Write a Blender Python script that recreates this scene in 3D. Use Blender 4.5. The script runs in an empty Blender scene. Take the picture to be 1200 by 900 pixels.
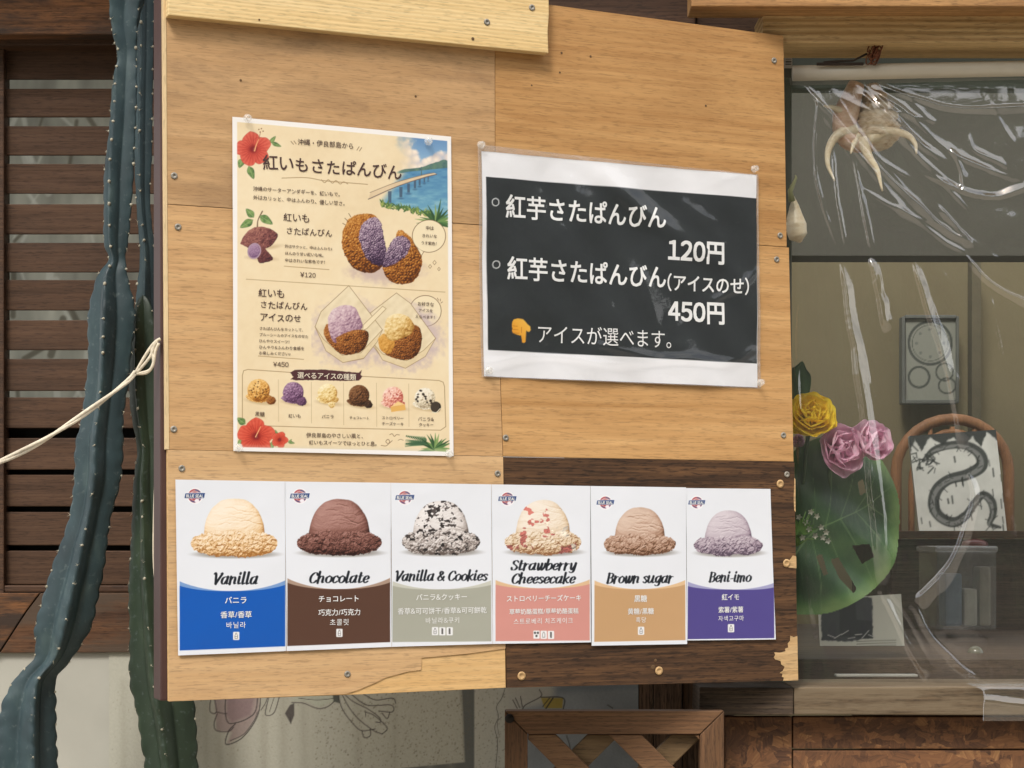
import bpy, bmesh, math, random
import numpy as np
from mathutils import Vector, Matrix

R = math.radians
rng = random.Random(7)
scene = bpy.context.scene
COL = scene.collection

# ------------------------------------------------------------------ camera, sky, sun, exposure
F = 2200.0            # focal length of the photograph in its own pixels (1200 wide)
HZ = 630.0            # row of the eye-level horizon
ZC = 1.35             # eye height
cam = bpy.data.cameras.new('camera'); camo = bpy.data.objects.new('camera', cam); COL.objects.link(camo)
camo.location = (0, 0, ZC); camo.rotation_euler = (R(90), 0, 0)
cam.sensor_width = 36.0; cam.lens = F / 1200 * 36
cam.shift_y = (HZ - 450) / 1200; cam.clip_start = .05; cam.clip_end = 400
scene.camera = camo

world = bpy.data.worlds.new('World'); scene.world = world; world.use_nodes = True
wn = world.node_tree
bg = wn.nodes['Background']
sky = wn.nodes.new('ShaderNodeTexSky'); sky.sky_type = 'NISHITA'; sky.sun_disc = False
SUN_EL, SUN_AZ = R(52), R(200)           # the sun stands high behind the photographer, a little to the left
sky.sun_elevation = SUN_EL; sky.sun_rotation = SUN_AZ
sky.air_density = 1.0; sky.dust_density = 4.0; sky.ozone_density = .3
# broken bright cloud over the clear sky
_tc = wn.nodes.new('ShaderNodeTexCoord'); _cn = wn.nodes.new('ShaderNodeTexNoise'); _cn.inputs['Scale'].default_value = 3.2; _cn.inputs['Detail'].default_value = 6; _cn.inputs['Roughness'].default_value = .6
_cr = wn.nodes.new('ShaderNodeValToRGB'); _cr.color_ramp.elements[0].position = .36; _cr.color_ramp.elements[1].position = .58
_cm = wn.nodes.new('ShaderNodeMix'); _cm.data_type = 'RGBA'; _cm.inputs[7].default_value = (7.6, 7.6, 7.5, 1)
wn.links.new(_tc.outputs['Generated'], _cn.inputs['Vector']); wn.links.new(_cn.outputs[0], _cr.inputs[0]); wn.links.new(_cr.outputs[0], _cm.inputs[0])
wn.links.new(sky.outputs[0], _cm.inputs[6]); wn.links.new(_cm.outputs[2], bg.inputs[0]); bg.inputs[1].default_value = .12

sun = bpy.data.lights.new('sun', 'SUN'); suno = bpy.data.objects.new('sun', sun); COL.objects.link(suno)
sun.energy = 1.5; sun.angle = R(15); sun.color = (1, .975, .95)
sd = Vector((math.sin(SUN_AZ) * math.cos(SUN_EL), math.cos(SUN_AZ) * math.cos(SUN_EL), math.sin(SUN_EL)))
suno.rotation_euler = sd.to_track_quat('Z', 'Y').to_euler()

vs = scene.view_settings
vs.view_transform = 'Standard'; vs.look = 'None'; vs.gamma = 1; vs.use_curve_mapping = False
vs.exposure = 0.9
scene.cycles.max_bounces = 10; scene.cycles.transparent_max_bounces = 24
scene.cycles.sample_clamp_indirect = 4

# ------------------------------------------------------------------ helpers: colour, points, tags
def lin(c):
    c = np.asarray(c, float)
    if c.max() > 1.001: c = c / 255.0
    return np.where(c <= .04045, c / 12.92, ((c + .055) / 1.055) ** 2.4)
K = .9
def lc(*c): return tuple(lin(c) * K) + (1.0,)

def P(px, py, Y):
    return Vector(((px - 600) / F * Y, Y, ZC + (HZ - py) / F * Y))

def tag(o, label, cat, group=None, kind=None):
    if label: o['label'] = label
    if cat: o['category'] = cat
    if group: o['group'] = group
    if kind: o['kind'] = kind
    return o

def empty(name, loc, label=None, cat=None, group=None, rz=0, kind=None):
    o = bpy.data.objects.new(name, None); COL.objects.link(o)
    o.location = loc; o.rotation_euler = (0, 0, rz); o.empty_display_size = .05
    return tag(o, label, cat, group, kind)

def link(name, me, mat, parent=None, mw=None, smooth=False):
    """mesh given in WORLD space; when it has a parent it is re-expressed in the parent's space"""
    o = bpy.data.objects.new(name, me); COL.objects.link(o)
    if mat: me.materials.append(mat)
    if smooth: me.polygons.foreach_set('use_smooth', [True] * len(me.polygons))
    if parent:
        m = Matrix.Translation(parent.location) @ parent.rotation_euler.to_matrix().to_4x4()
        me.transform(m.inverted()); o.parent = parent
    return o

def rebase(o, p):
    """give a single-mesh thing its origin at p"""
    o.data.transform(Matrix.Translation(-Vector(p))); o.location = p
    return o

class MB:
    def __init__(s): s.bm = bmesh.new()
    def box(s, lo, hi, bev=.001, M=None, jit=0):
        b = bmesh.new(); bmesh.ops.create_cube(b, size=1)
        lo, hi = Vector(lo), Vector(hi); c = (lo + hi) / 2; d = hi - lo
        for v in b.verts:
            v.co = Vector((v.co.x * d.x, v.co.y * d.y, v.co.z * d.z)) + c
            if jit: v.co += Vector([rng.uniform(-jit, jit) for _ in range(3)])
        if bev: bmesh.ops.bevel(b, geom=b.edges[:] , offset=min(bev, min(abs(d.x), abs(d.y), abs(d.z)) * .4), segments=2, affect='EDGES', profile=.6)
        s.add(b, M); return s
    def add(s, b, M=None):
        if M: bmesh.ops.transform(b, matrix=M, verts=b.verts)
        me = bpy.data.meshes.new('t'); b.to_mesh(me); b.free(); s.bm.from_mesh(me); bpy.data.meshes.remove(me); return s
    def prism(s, pts, back, bev=.001):
        """front polygon (world points) pushed by the vector back"""
        b = bmesh.new(); f = b.faces.new([b.verts.new(p) for p in pts])
        r = bmesh.ops.extrude_face_region(b, geom=[f])
        for v in [g for g in r['geom'] if isinstance(g, bmesh.types.BMVert)]: v.co += Vector(back)
        bmesh.ops.recalc_face_normals(b, faces=b.faces)
        if bev: bmesh.ops.bevel(b, geom=b.edges[:], offset=bev, segments=2, affect='EDGES', profile=.6, clamp_overlap=True)
        s.add(b); return s
    def tube(s, pts, rad, n=8, cap=True):
        pts = [Vector(p) for p in pts]; b = bmesh.new(); rings = []
        prev = None
        for i, p in enumerate(pts):
            t = (pts[min(i + 1, len(pts) - 1)] - pts[max(i - 1, 0)]).normalized()
            if prev is None:
                a = t.orthogonal().normalized()
            else:
                a = (prev - t * prev.dot(t)).normalized()
            prev = a; c = t.cross(a)
            r = rad[i] if hasattr(rad, '__len__') else rad
            rings.append([b.verts.new(p + (a * math.cos(2 * math.pi * k / n) + c * math.sin(2 * math.pi * k / n)) * r) for k in range(n)])
        for i in range(len(rings) - 1):
            for k in range(n):
                b.faces.new((rings[i][k], rings[i][(k + 1) % n], rings[i + 1][(k + 1) % n], rings[i + 1][k]))
        if cap:
            b.faces.new(rings[0][::-1]); b.faces.new(rings[-1])
        s.add(b); return s
    def lathe(s, prof, M, n=16):
        """prof: (radius, height) pairs about local z"""
        b = bmesh.new(); rings = []
        for r, h in prof:
            rings.append([b.verts.new((r * math.cos(2 * math.pi * k / n), r * math.sin(2 * math.pi * k / n), h)) for k in range(n)])
        for i in range(len(rings) - 1):
            for k in range(n):
                b.faces.new((rings[i][k], rings[i][(k + 1) % n], rings[i + 1][(k + 1) % n], rings[i + 1][k]))
        b.faces.new(rings[0][::-1]); b.faces.new(rings[-1])
        s.add(b, M); return s
    def ico(s, c, r, sub=1, sc=(1, 1, 1)):
        b = bmesh.new(); bmesh.ops.create_icosphere(b, subdivisions=sub, radius=r)
        for v in b.verts: v.co = Vector((v.co.x * sc[0], v.co.y * sc[1], v.co.z * sc[2])) + Vector(c)
        s.add(b); return s
    def build(s, name, mat, parent=None, smooth=False):
        me = bpy.data.meshes.new(name); bmesh.ops.recalc_face_normals(s.bm, faces=s.bm.faces); s.bm.to_mesh(me); s.bm.free()
        o = link(name, me, mat, parent, smooth=smooth)
        return o

def crom(pts, n=8):
    """Catmull-Rom through points of any dimension"""
    p = [np.array(q, float) for q in pts]
    if len(p) < 3: return [p[0] + (p[-1] - p[0]) * t for t in np.linspace(0, 1, n + 1)]
    out = []
    for i in range(len(p) - 1):
        a = p[i - 1] if i else 2 * p[0] - p[1]; b, c = p[i], p[i + 1]
        d = p[i + 2] if i + 2 < len(p) else 2 * p[-1] - p[-2]
        for t in np.arange(n) / n:
            out.append(.5 * (2 * b + (c - a) * t + (2 * a - 5 * b + 4 * c - d) * t * t + (3 * b - a - 3 * c + d) * t ** 3))
    out.append(p[-1]); return out

# ------------------------------------------------------------------ node materials
def newmat(name):
    m = bpy.data.materials.new(name); m.use_nodes = True
    return m, m.node_tree, m.node_tree.nodes['Principled BSDF']

def nd(t, kind, **kw):
    n = t.nodes.new('ShaderNode' + kind)
    for k, v in kw.items():
        if k.startswith('i_'):
            k2 = k[2:]; k2 = int(k2) if k2.isdigit() else k2.replace('_', ' ')
            if isinstance(v, bpy.types.NodeSocket): t.links.new(v, n.inputs[k2])
            else: n.inputs[k2].default_value = v
        else: setattr(n, k, v)
    return n

def ramp(t, fac, stops):
    r = nd(t, 'ValToRGB', i_0=fac); e = r.color_ramp.elements
    while len(e) < len(stops): e.new(.5)
    for x, (p, c) in zip(e, stops):
        x.position = p; x.color = c if len(c) == 4 else tuple(c) + (1,)
    return r.outputs[0]

def mix(t, fac, a, b, mode='MIX'):
    n = nd(t, 'Mix', data_type='RGBA', blend_type=mode)
    for i, v in ((0, fac), (6, a), (7, b)):
        if isinstance(v, bpy.types.NodeSocket): t.links.new(v, n.inputs[i])
        else: n.inputs[i].default_value = v
    return n.outputs[2]

def mapped(t, scale, loc=(0, 0, 0), rot=(0, 0, 0)):
    tc = nd(t, 'TexCoord')
    return nd(t, 'Mapping', i_Vector=tc.outputs['Object'], i_Location=loc, i_Scale=scale, i_Rotation=rot).outputs[0]

def noise(t, vec, scale, detail=4, rough=.55, dist=0):
    return nd(t, 'TexNoise', i_Vector=vec, i_Scale=scale, i_Detail=detail, i_Roughness=rough, i_Distortion=dist).outputs[0]

def plain(name, c, rough=.6, var=.12, scale=30, bump=.15, metal=0, coat=0):
    m, t, b = newmat(name)
    v = mapped(t, (1, 1, 1), (rng.uniform(0, 9),) * 3)
    n1 = noise(t, v, scale, 6); n2 = noise(t, v, scale * .18, 3)
    a = tuple(np.clip(np.array(c[:3]) * (1 - 2 * var), 0, 1)) + (1,); d = tuple(np.clip(np.array(c[:3]) * (1 + 1.6 * var), 0, 1)) + (1,)
    f = nd(t, 'Math', operation='ADD', i_0=nd(t, 'Math', operation='MULTIPLY', i_0=n1, i_1=.5).outputs[0], i_1=nd(t, 'Math', operation='MULTIPLY', i_0=n2, i_1=.5).outputs[0]).outputs[0]
    t.links.new(ramp(t, f, [(.3, a), (.7, d)]), b.inputs['Base Color'])
    b.inputs['Roughness'].default_value = rough; b.inputs['Metallic'].default_value = metal
    b.inputs['Coat Weight'].default_value = coat
    if bump:
        bp = nd(t, 'Bump', i_Strength=bump, i_Distance=.002, i_Height=n1); t.links.new(bp.outputs[0], b.inputs['Normal'])
    return m

def wood(name, c1, c2, dark, axis='x', grain=1.0, fine=.35, rings=0, ringscale=60, blotch=.3, knots=0, rough=.6, bump=.25, seed=0, weather=None, stain_scale=6, speck=0):
    """long-grain wood: stretched figure, fine fibres, stains, optional growth rings, knots and grey weathering"""
    m, t, b = newmat(name)
    def sc(a, c):   # a along the grain, c across
        return {'x': (a, c, c), 'z': (c, c, a), 'y': (c, a, c)}[axis]
    lo = (seed * 1.37, seed * 2.11, seed * .73)
    v1 = mapped(t, sc(1.2 * grain, 26 * grain), lo); n1 = noise(t, v1, 1.6, 8, .62, .8)
    v2 = mapped(t, sc(4.5, 210), lo); n2 = noise(t, v2, 1.6, 5, .66)
    n4 = noise(t, mapped(t, sc(55, 520), lo), 1.0, 2, .6)
    v3 = mapped(t, sc(.55, 1.5), lo); n3 = noise(t, v3, stain_scale, 8, .68, .5)
    col = ramp(t, n1, [(.32, c1), (.68, c2)])
    if rings:
        w = nd(t, 'TexWave', wave_type='BANDS', bands_direction={'x': 'Z', 'z': 'X', 'y': 'Z'}[axis], i_Vector=mapped(t, sc(.12, 1), lo), i_Scale=ringscale, i_Distortion=2.6, i_Detail=3, i_Detail_Scale=1.2)
        col = mix(t, nd(t, 'Math', operation='MULTIPLY', i_0=w.outputs[1], i_1=rings).outputs[0], col, dark)
    f = ramp(t, n2, [(.35, (1 - fine,) * 3), (.62, (1, 1, 1))])
    col = mix(t, 1.0, col, f, 'MULTIPLY')
    col = mix(t, 1.0, col, ramp(t, n4, [(.34, (1 - fine * .9 - .12,) * 3), (.47, (1, 1, 1))]), 'MULTIPLY')
    s = ramp(t, n3, [(.5, (0, 0, 0)), (.78, (blotch,) * 3)])
    col = mix(t, s, col, dark)
    if weather:
        wv = noise(t, mapped(t, sc(3, 22), (lo[1], lo[0], 3)), 1.0, 6, .7)
        col = mix(t, ramp(t, wv, [(.42, (0, 0, 0)), (.54, (1, 1, 1))]), col, weather)
    if knots:
        vo = nd(t, 'TexVoronoi', i_Vector=mapped(t, sc(2.2, 3.4), lo), i_Scale=knots)
        k = ramp(t, vo.outputs['Distance'], [(.02, (1, 1, 1)), (.075, (0, 0, 0))])
        col = mix(t, nd(t, 'Math', operation='MULTIPLY', i_0=k, i_1=.8).outputs[0], col, tuple(np.array(dark[:3]) * .35) + (1,))
    if speck:
        vo = nd(t, 'TexVoronoi', i_Vector=mapped(t, sc(.6, 1), lo), i_Scale=42)
        k = ramp(t, vo.outputs['Distance'], [(.03, (1, 1, 1)), (.1, (0, 0, 0))])
        gate = ramp(t, vo.outputs['Color'], [(.80, (0, 0, 0)), (.9, (1, 1, 1))])
        kk = nd(t, 'Math', operation='MULTIPLY', i_0=k, i_1=gate).outputs[0]
        col = mix(t, nd(t, 'Math', operation='MULTIPLY', i_0=kk, i_1=speck).outputs[0], col, tuple(np.array(dark[:3]) * .4) + (1,))
    t.links.new(col, b.inputs['Base Color'])
    t.links.new(ramp(t, n2, [(.3, (rough + .15,) * 3), (.7, (rough - .08,) * 3)]), b.inputs['Roughness'])
    b.inputs['Specular IOR Level'].default_value = .35
    hh = nd(t, 'Math', operation='ADD', i_0=n2, i_1=nd(t, 'Math', operation='MULTIPLY', i_0=n1, i_1=.6).outputs[0]).outputs[0]
    bp = nd(t, 'Bump', i_Strength=bump, i_Distance=.0015, i_Height=hh); t.links.new(bp.outputs[0], b.inputs['Normal'])
    return m

def printed(name, rough=.5, coat=0, spec=.4, grain=0, bump=0, bscale=400):
    """ink on a sheet: the colours come from the sheet's own colour attribute"""
    m, t, b = newmat(name)
    a = nd(t, 'Attribute', attribute_name='print')
    col = a.outputs['Color']
    if grain or bump:
        n1 = noise(t, mapped(t, (1, 1, 1)), bscale, 4)
        if grain: col = mix(t, 1.0, col, ramp(t, n1, [(.3, (1 - grain,) * 3), (.7, (1, 1, 1))]), 'MULTIPLY')
        if bump:
            bp = nd(t, 'Bump', i_Strength=bump, i_Distance=.001, i_Height=n1); t.links.new(bp.outputs[0], b.inputs['Normal'])
    t.links.new(col, b.inputs['Base Color'])
    b.inputs['Roughness'].default_value = rough; b.inputs['Coat Weight'].default_value = coat
    b.inputs['Coat Roughness'].default_value = .06; b.inputs['Specular IOR Level'].default_value = spec
    return m

def film(name, gloss=1.0, haze=.02, rough=.03, tint=(1, 1, 1, 1), ior=1.45):
    """thin clear plastic: straight-through light, fresnel reflection and a trace of haze"""
    m, t, b = newmat(name); out = t.nodes['Material Output']; t.nodes.remove(b)
    tr = nd(t, 'BsdfTransparent', i_Color=tint); gl = nd(t, 'BsdfGlossy', i_Roughness=rough, i_Color=(1, 1, 1, 1)); df = nd(t, 'BsdfDiffuse', i_Color=(.8, .8, .8, 1))
    fc = nd(t, 'LayerWeight', i_Blend=.5).outputs['Facing']      # the same from both faces of the sheet
    p5 = nd(t, 'Math', operation='POWER', i_0=fc, i_1=4.6).outputs[0]
    fac = nd(t, 'Math', operation='MULTIPLY_ADD', use_clamp=True, i_0=p5, i_1=.9, i_2=.045 * gloss).outputs[0]
    a = nd(t, 'MixShader', i_0=haze, i_1=tr.outputs[0], i_2=df.outputs[0])
    bmx = nd(t, 'MixShader', i_0=fac, i_1=a.outputs[0], i_2=gl.outputs[0])
    t.links.new(bmx.outputs[0], out.inputs['Surface'])
    return m

# ------------------------------------------------------------------ planes that carry flat things
class Plane:
    """an upright plane: s runs along it, z up, n out of it towards the yard"""
    def __init__(s, X0, Y0, th): s.X0, s.Y0, s.c, s.s_, s.th = X0, Y0, math.cos(th), math.sin(th), th
    def sz(s, px, py):
        a = (np.asarray(px, float) - 600) / F
        q = (a * s.Y0 - s.X0) / (s.c - a * s.s_)
        return q, ZC + (HZ - np.asarray(py, float)) / F * (s.Y0 + q * s.s_)
    def px(s, q, z):
        Y = s.Y0 + q * s.s_
        return 600 + F * (s.X0 + q * s.c) / Y, HZ - F * (z - ZC) / Y
    def w(s, q, z, n=0):
        return Vector((s.X0 + q * s.c + n * s.s_, s.Y0 + q * s.s_ - n * s.c, z))
    def warr(s, q, z, n):
        return np.stack([s.X0 + q * s.c + n * s.s_, s.Y0 + q * s.s_ - n * s.c, z], -1)
    def p(s, px, py, n=0):
        q, z = s.sz(px, py); return s.w(float(q), float(z), n)

XL, YL = (190 - 600) / F * 2.348, 2.348
XR, YR = (925 - 600) / F * 2.686, 2.686
TH = math.atan2(YR - YL, XR - XL)
BOARD = Plane(XL, YL, TH)
def wallplane(Y): return Plane(0, Y, 0)

# ------------------------------------------------------------------ painting on a sheet
def vnoise(x, y, seed=0):
    xi, yi = np.floor(x).astype(np.int64), np.floor(y).astype(np.int64); fx, fy = x - xi, y - yi
    fx, fy = fx * fx * (3 - 2 * fx), fy * fy * (3 - 2 * fy)
    def h(a, b):
        n = (a * 374761393 + b * 668265263 + seed * 1442695041) & 0x7fffffff
        n = ((n ^ (n >> 13)) * 1274126177) & 0x7fffffff
        return ((n ^ (n >> 16)) & 0xffff) / 65535.0
    return (h(xi, yi) * (1 - fx) + h(xi + 1, yi) * fx) * (1 - fy) + (h(xi, yi + 1) * (1 - fx) + h(xi + 1, yi + 1) * fx) * fy
def fbm(x, y, s, seed=0, o=4, g=.5):
    v, a, tot = 0, 1, 0
    for i in range(o):
        v = v + a * vnoise(x / s * 2 ** i + 17.3 * i, y / s * 2 ** i + 5.1 * i, seed + i); tot += a; a *= g
    return v / tot
def worley(x, y, s, seed=0):
    x, y = x / s, y / s; xi, yi = np.floor(x).astype(np.int64), np.floor(y).astype(np.int64)
    d1 = np.full(x.shape, 9.0); d2 = np.full(x.shape, 9.0); cid = np.zeros(x.shape)
    def h(a, b, k):
        n = (a * 374761393 + b * 668265263 + (seed + k) * 1442695041) & 0x7fffffff
        n = ((n ^ (n >> 13)) * 1274126177) & 0x7fffffff
        return ((n ^ (n >> 16)) & 0xffff) / 65535.0
    for dx in (-1, 0, 1):
        for dy in (-1, 0, 1):
            a, b = xi + dx, yi + dy
            d = np.hypot(a + h(a, b, 1) - x, b + h(a, b, 2) - y)
            m = d < d1
            d2 = np.where(m, d1, np.minimum(d2, d)); cid = np.where(m, h(a, b, 3), cid); d1 = np.where(m, d, d1)
    return d1, d2, cid
def sstep(a, b, x):
    t = np.clip((x - a) / (b - a), 0, 1); return t * t * (3 - 2 * t)

class Canvas:
    def __init__(s, x, y, base):
        s.x, s.y = x, y; s.rgb = np.empty(x.shape + (3,)); s.rgb[:] = np.array(base, float) / 255
        s.xm, s.xM = x.min(0), x.max(0); s.ym, s.yM = y.min(1), y.max(1)
    def sl(s, x0, y0, x1, y1):
        c = np.nonzero((s.xM >= x0) & (s.xm <= x1))[0]; r = np.nonzero((s.yM >= y0) & (s.ym <= y1))[0]
        if len(c) == 0 or len(r) == 0: return None
        return (slice(r[0], r[-1] + 1), slice(c[0], c[-1] + 1))
    def put(s, sl, m, col):
        col = np.asarray(col, float)
        if col.max() > 1.5: col = col / 255
        m = np.clip(m, 0, 1)[..., None]; s.rgb[sl] = s.rgb[sl] * (1 - m) + col * m
    def ell(s, cx, cy, rx, ry, col, ang=0, soft=.5, a=1):
        r = max(rx, ry) + soft * 2 + 1; sl = s.sl(cx - r, cy - r, cx + r, cy + r)
        if sl is None: return
        c, n = math.cos(R(ang)), math.sin(R(ang)); dx, dy = s.x[sl] - cx, s.y[sl] - cy
        u, v = (dx * c + dy * n) / rx, (-dx * n + dy * c) / ry
        d = (np.hypot(u, v) - 1) * min(rx, ry)
        s.put(sl, a * (1 - sstep(-soft, soft, d)), col)
    def sdf(s, pts, sl):
        X, Y = s.x[sl], s.y[sl]; d = np.full(X.shape, 1e9); ins = np.zeros(X.shape, bool); n = len(pts)
        for i in range(n):
            (ax, ay), (bx, by) = pts[i], pts[(i + 1) % n]
            ex, ey = bx - ax, by - ay; L = ex * ex + ey * ey + 1e-12
            t = np.clip(((X - ax) * ex + (Y - ay) * ey) / L, 0, 1)
            d = np.minimum(d, np.hypot(X - ax - t * ex, Y - ay - t * ey))
            c = (ay > Y) != (by > Y)
            with np.errstate(divide='ignore', invalid='ignore'):
                ins ^= c & (X < (bx - ax) * (Y - ay) / (by - ay + (1e-12 if by == ay else 0)) + ax)
        return np.where(ins, -d, d)
    def poly(s, pts, col, soft=.5, smooth=0, a=1, rag=0, seed=0):
        if smooth: pts = [tuple(q) for q in crom(list(pts) + [pts[0]], smooth)][:-1]
        xs, ys = [p[0] for p in pts], [p[1] for p in pts]; g = soft * 2 + rag + 1
        sl = s.sl(min(xs) - g, min(ys) - g, max(xs) + g, max(ys) + g)
        if sl is None: return None
        d = s.sdf(pts, sl)
        if rag: d = d + rag * 2 * (fbm(s.x[sl], s.y[sl], max(rag * 2.5, 2), seed) - .5)
        m = a * (1 - sstep(-soft, soft, d))
        if callable(col): col = col(s.x[sl], s.y[sl])
        s.put(sl, m, col); return sl, m
    def line(s, pts, w, col, soft=.45, smooth=6, a=1):
        """w: a number, or a list of widths along the points"""
        ww = list(w) if hasattr(w, '__len__') else [w] * len(pts)
        q = [tuple(p) + (k,) for p, k in zip(pts, ww)]
        if smooth and len(q) > 2: q = [tuple(k) for k in crom(q, smooth)]
        xs, ys = [p[0] for p in q], [p[1] for p in q]; g = max(ww) + soft * 2 + 1
        sl = s.sl(min(xs) - g, min(ys) - g, max(xs) + g, max(ys) + g)
        if sl is None: return
        X, Y = s.x[sl], s.y[sl]; d = np.full(X.shape, 1e9)
        for (ax, ay, aw), (bx, by, bw) in zip(q[:-1], q[1:]):
            ex, ey = bx - ax, by - ay; L = ex * ex + ey * ey + 1e-12
            t = np.clip(((X - ax) * ex + (Y - ay) * ey) / L, 0, 1)
            d = np.minimum(d, np.hypot(X - ax - t * ex, Y - ay - t * ey) - (aw + (bw - aw) * t) / 2)
        s.put(sl, a * (1 - sstep(-soft, soft, d)), col)

def grid_mesh(name, V, rgb=None, mask=None):
    """V: (rows, cols, 3) world points; faces kept where mask is true"""
    h, w = V.shape[:2]; idx = np.arange(h * w).reshape(h, w)
    q = np.stack([idx[1:, :-1], idx[1:, 1:], idx[:-1, 1:], idx[:-1, :-1]], -1)
    if mask is not None:
        mm = mask[1:, :-1] & mask[1:, 1:] & mask[:-1, 1:] & mask[:-1, :-1]; q = q[mm]
    q = q.reshape(-1, 4)
    used = np.unique(q); re = np.full(h * w, -1); re[used] = np.arange(len(used)); q = re[q]
    co = V.reshape(-1, 3)[used]
    me = bpy.data.meshes.new(name)
    me.vertices.add(len(co)); me.vertices.foreach_set('co', co.astype(np.float32).ravel())
    me.loops.add(q.size); me.loops.foreach_set('vertex_index', q.astype(np.int32).ravel())
    me.polygons.add(len(q)); me.polygons.foreach_set('loop_start', np.arange(0, q.size, 4, dtype=np.int32))
    me.polygons.foreach_set('use_smooth', np.ones(len(q), bool))
    if rgb is not None:
        at = me.color_attributes.new('print', 'FLOAT_COLOR', 'POINT')
        c = np.ones((len(co), 4), np.float32); c[:, :3] = (lin(np.clip(rgb, 0, 1).reshape(-1, 3)[used]) * K)
        at.data.foreach_set('color', c.ravel())
    me.update(); me.validate(); return me

def sheet_grid(pl, quad, step):
    """grid over a four-cornered sheet (top left, top right, bottom right, bottom left, photo pixels)"""
    (q0, z0), (q1, z1), (q2, z2), (q3, z3) = [tuple(map(float, pl.sz(*c))) for c in quad]
    nw = max(2, int(max(abs(quad[1][0] - quad[0][0]), abs(quad[2][0] - quad[3][0])) / step)); nh = max(2, int(max(abs(quad[3][1] - quad[0][1]), abs(quad[2][1] - quad[1][1])) / step))
    u, v = np.meshgrid(np.linspace(0, 1, nw), np.linspace(0, 1, nh))
    q = (q0 * (1 - u) + q1 * u) * (1 - v) + (q3 * (1 - u) + q2 * u) * v
    z = (z0 * (1 - u) + z1 * u) * (1 - v) + (z3 * (1 - u) + z2 * u) * v
    return q, z, u, v

def add_rim(me, V, back):
    """close a printed sheet with an edge and a back so it has its real thickness"""
    h, w = V.shape[:2]
    ring = [V[0, i] for i in range(w)] + [V[j, -1] for j in range(1, h)] + [V[-1, i] for i in range(w - 2, -1, -1)] + [V[j, 0] for j in range(h - 2, 0, -1)]
    return ring

# ------------------------------------------------------------------ lettering
_gl = {}
def glyph(ch, off):
    k = (ch, off)
    if k not in _gl:
        wide = {'¥': '￥', '(': '（', ')': '）', '&': '＆', '!': '！'}.get(ch, chr(ord(ch) + 0xfee0) if ch.isdigit() else ch)
        cu = bpy.data.curves.new('t', 'FONT'); cu.body = wide; cu.size = 1; cu.resolution_u = 3
        ob = bpy.data.objects.new('t', cu); me = bpy.data.meshes.new_from_object(ob)
        v = np.array([q.co[:2] for q in me.vertices]) if len(me.vertices) else np.zeros((0, 2))
        f = [tuple(p.vertices) for p in me.polygons]
        bpy.data.objects.remove(ob); bpy.data.curves.remove(cu); bpy.data.meshes.remove(me)
        full = ord(ch) > 0x2e80 or ch in '・♪'
        if ch == ' ': adv, lo = .3, 0
        elif full: adv, lo = 1.0, 0
        else: lo = v[:, 0].min() - .04; adv = v[:, 0].max() - v[:, 0].min() + .09
        _gl[k] = (v - [lo, 0] if len(v) else v, f, adv)
    return _gl[k]

class Letters:
    def __init__(s, pl, n, hf=None): s.pl, s.n, s.hf, s.v, s.f = pl, n, hf, [], []; s.k = 0
    def put(s, body, x0, y0, x1, h=None, off=.0, jit=0, asp=1.0, mid=.37, shear=0):
        """from pixel (x0, y0 = middle of the line) to pixel column x1 along the sheet"""
        q0, z0 = map(float, s.pl.sz(x0, y0)); q1 = float(s.pl.sz(x1, y0)[0])
        W = sum(glyph(c, off)[2] for c in body); k = (q1 - q0) / W; kz = k * asp if h is None else h / F * (s.pl.Y0 + q0 * s.pl.s_)
        q = q0; r = random.Random(body)
        for c in body:
            v, f, adv = glyph(c, off)
            if len(v):
                a = r.uniform(-1, 1) * jit * .06; sc = 1 + r.uniform(-1, 1) * jit * .08; dy = r.uniform(-1, 1) * jit * .04
                g = (v - [.5, mid]) * sc; g = np.stack([g[:, 0] * math.cos(a) - g[:, 1] * math.sin(a), g[:, 0] * math.sin(a) + g[:, 1] * math.cos(a)], 1) + [.5, dy]
                S = q + (g[:, 0] + g[:, 1] * shear) * k; Z = z0 + g[:, 1] * kz
                for w_, (ox, oy) in enumerate(((-1, -1), (1, -1), (-1, 1), (1, 1)) if off > 0 else ((0, 0),)):   # heavier strokes: the glyph struck four times
                    Sx, Zx = S + ox * off * .62 * k, Z + oy * off * .62 * kz; n = s.n + w_ * 2.5e-5 + (s.hf(Sx, Zx) if s.hf else 0 * S)
                    b = len(s.v); s.v.extend(map(tuple, s.pl.warr(Sx, Zx, n))); s.f.extend(tuple(i + b for i in p) for p in f)
            q += adv * k
        return s
    def build(s, name, mat, parent):
        me = bpy.data.meshes.new(name); me.from_pydata(s.v, [], s.f); me.update()
        return link(name, me, mat, parent)
# ================================================================== SETTING
def wbox(x0, y0, x1, y1, Y, depth, mb=None, bev=.002, jit=0):
    """box whose front face covers the pixel rectangle at depth Y and runs back by depth"""
    a, b = P(x0, y1, Y), P(x1, y0, Y)
    mb = mb or MB(); mb.box((a.x, Y, a.z), (b.x, Y + depth, b.z), bev, jit=jit); return mb

def single(name, mb, mat, label, cat, group=None, kind=None, smooth=False):
    o = mb.build(name, mat, None, smooth)
    bb = [Vector(c) for c in o.bound_box]; lo = Vector((min(b.x for b in bb), min(b.y for b in bb), min(b.z for b in bb))); hi = Vector((max(b.x for b in bb), max(b.y for b in bb), max(b.z for b in bb)))
    rebase(o, ((lo.x + hi.x) / 2, (lo.y + hi.y) / 2, lo.z))
    return tag(o, label, cat, group, kind)

# ground
gm = plain('ground_dirt', lc(150, 140, 124), .95, .2, 8, .4)
g = MB(); g.box((-60, -80, -.3), (60, 40, 0), 0); go = g.build('ground', gm); go['kind'] = 'structure'
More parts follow.
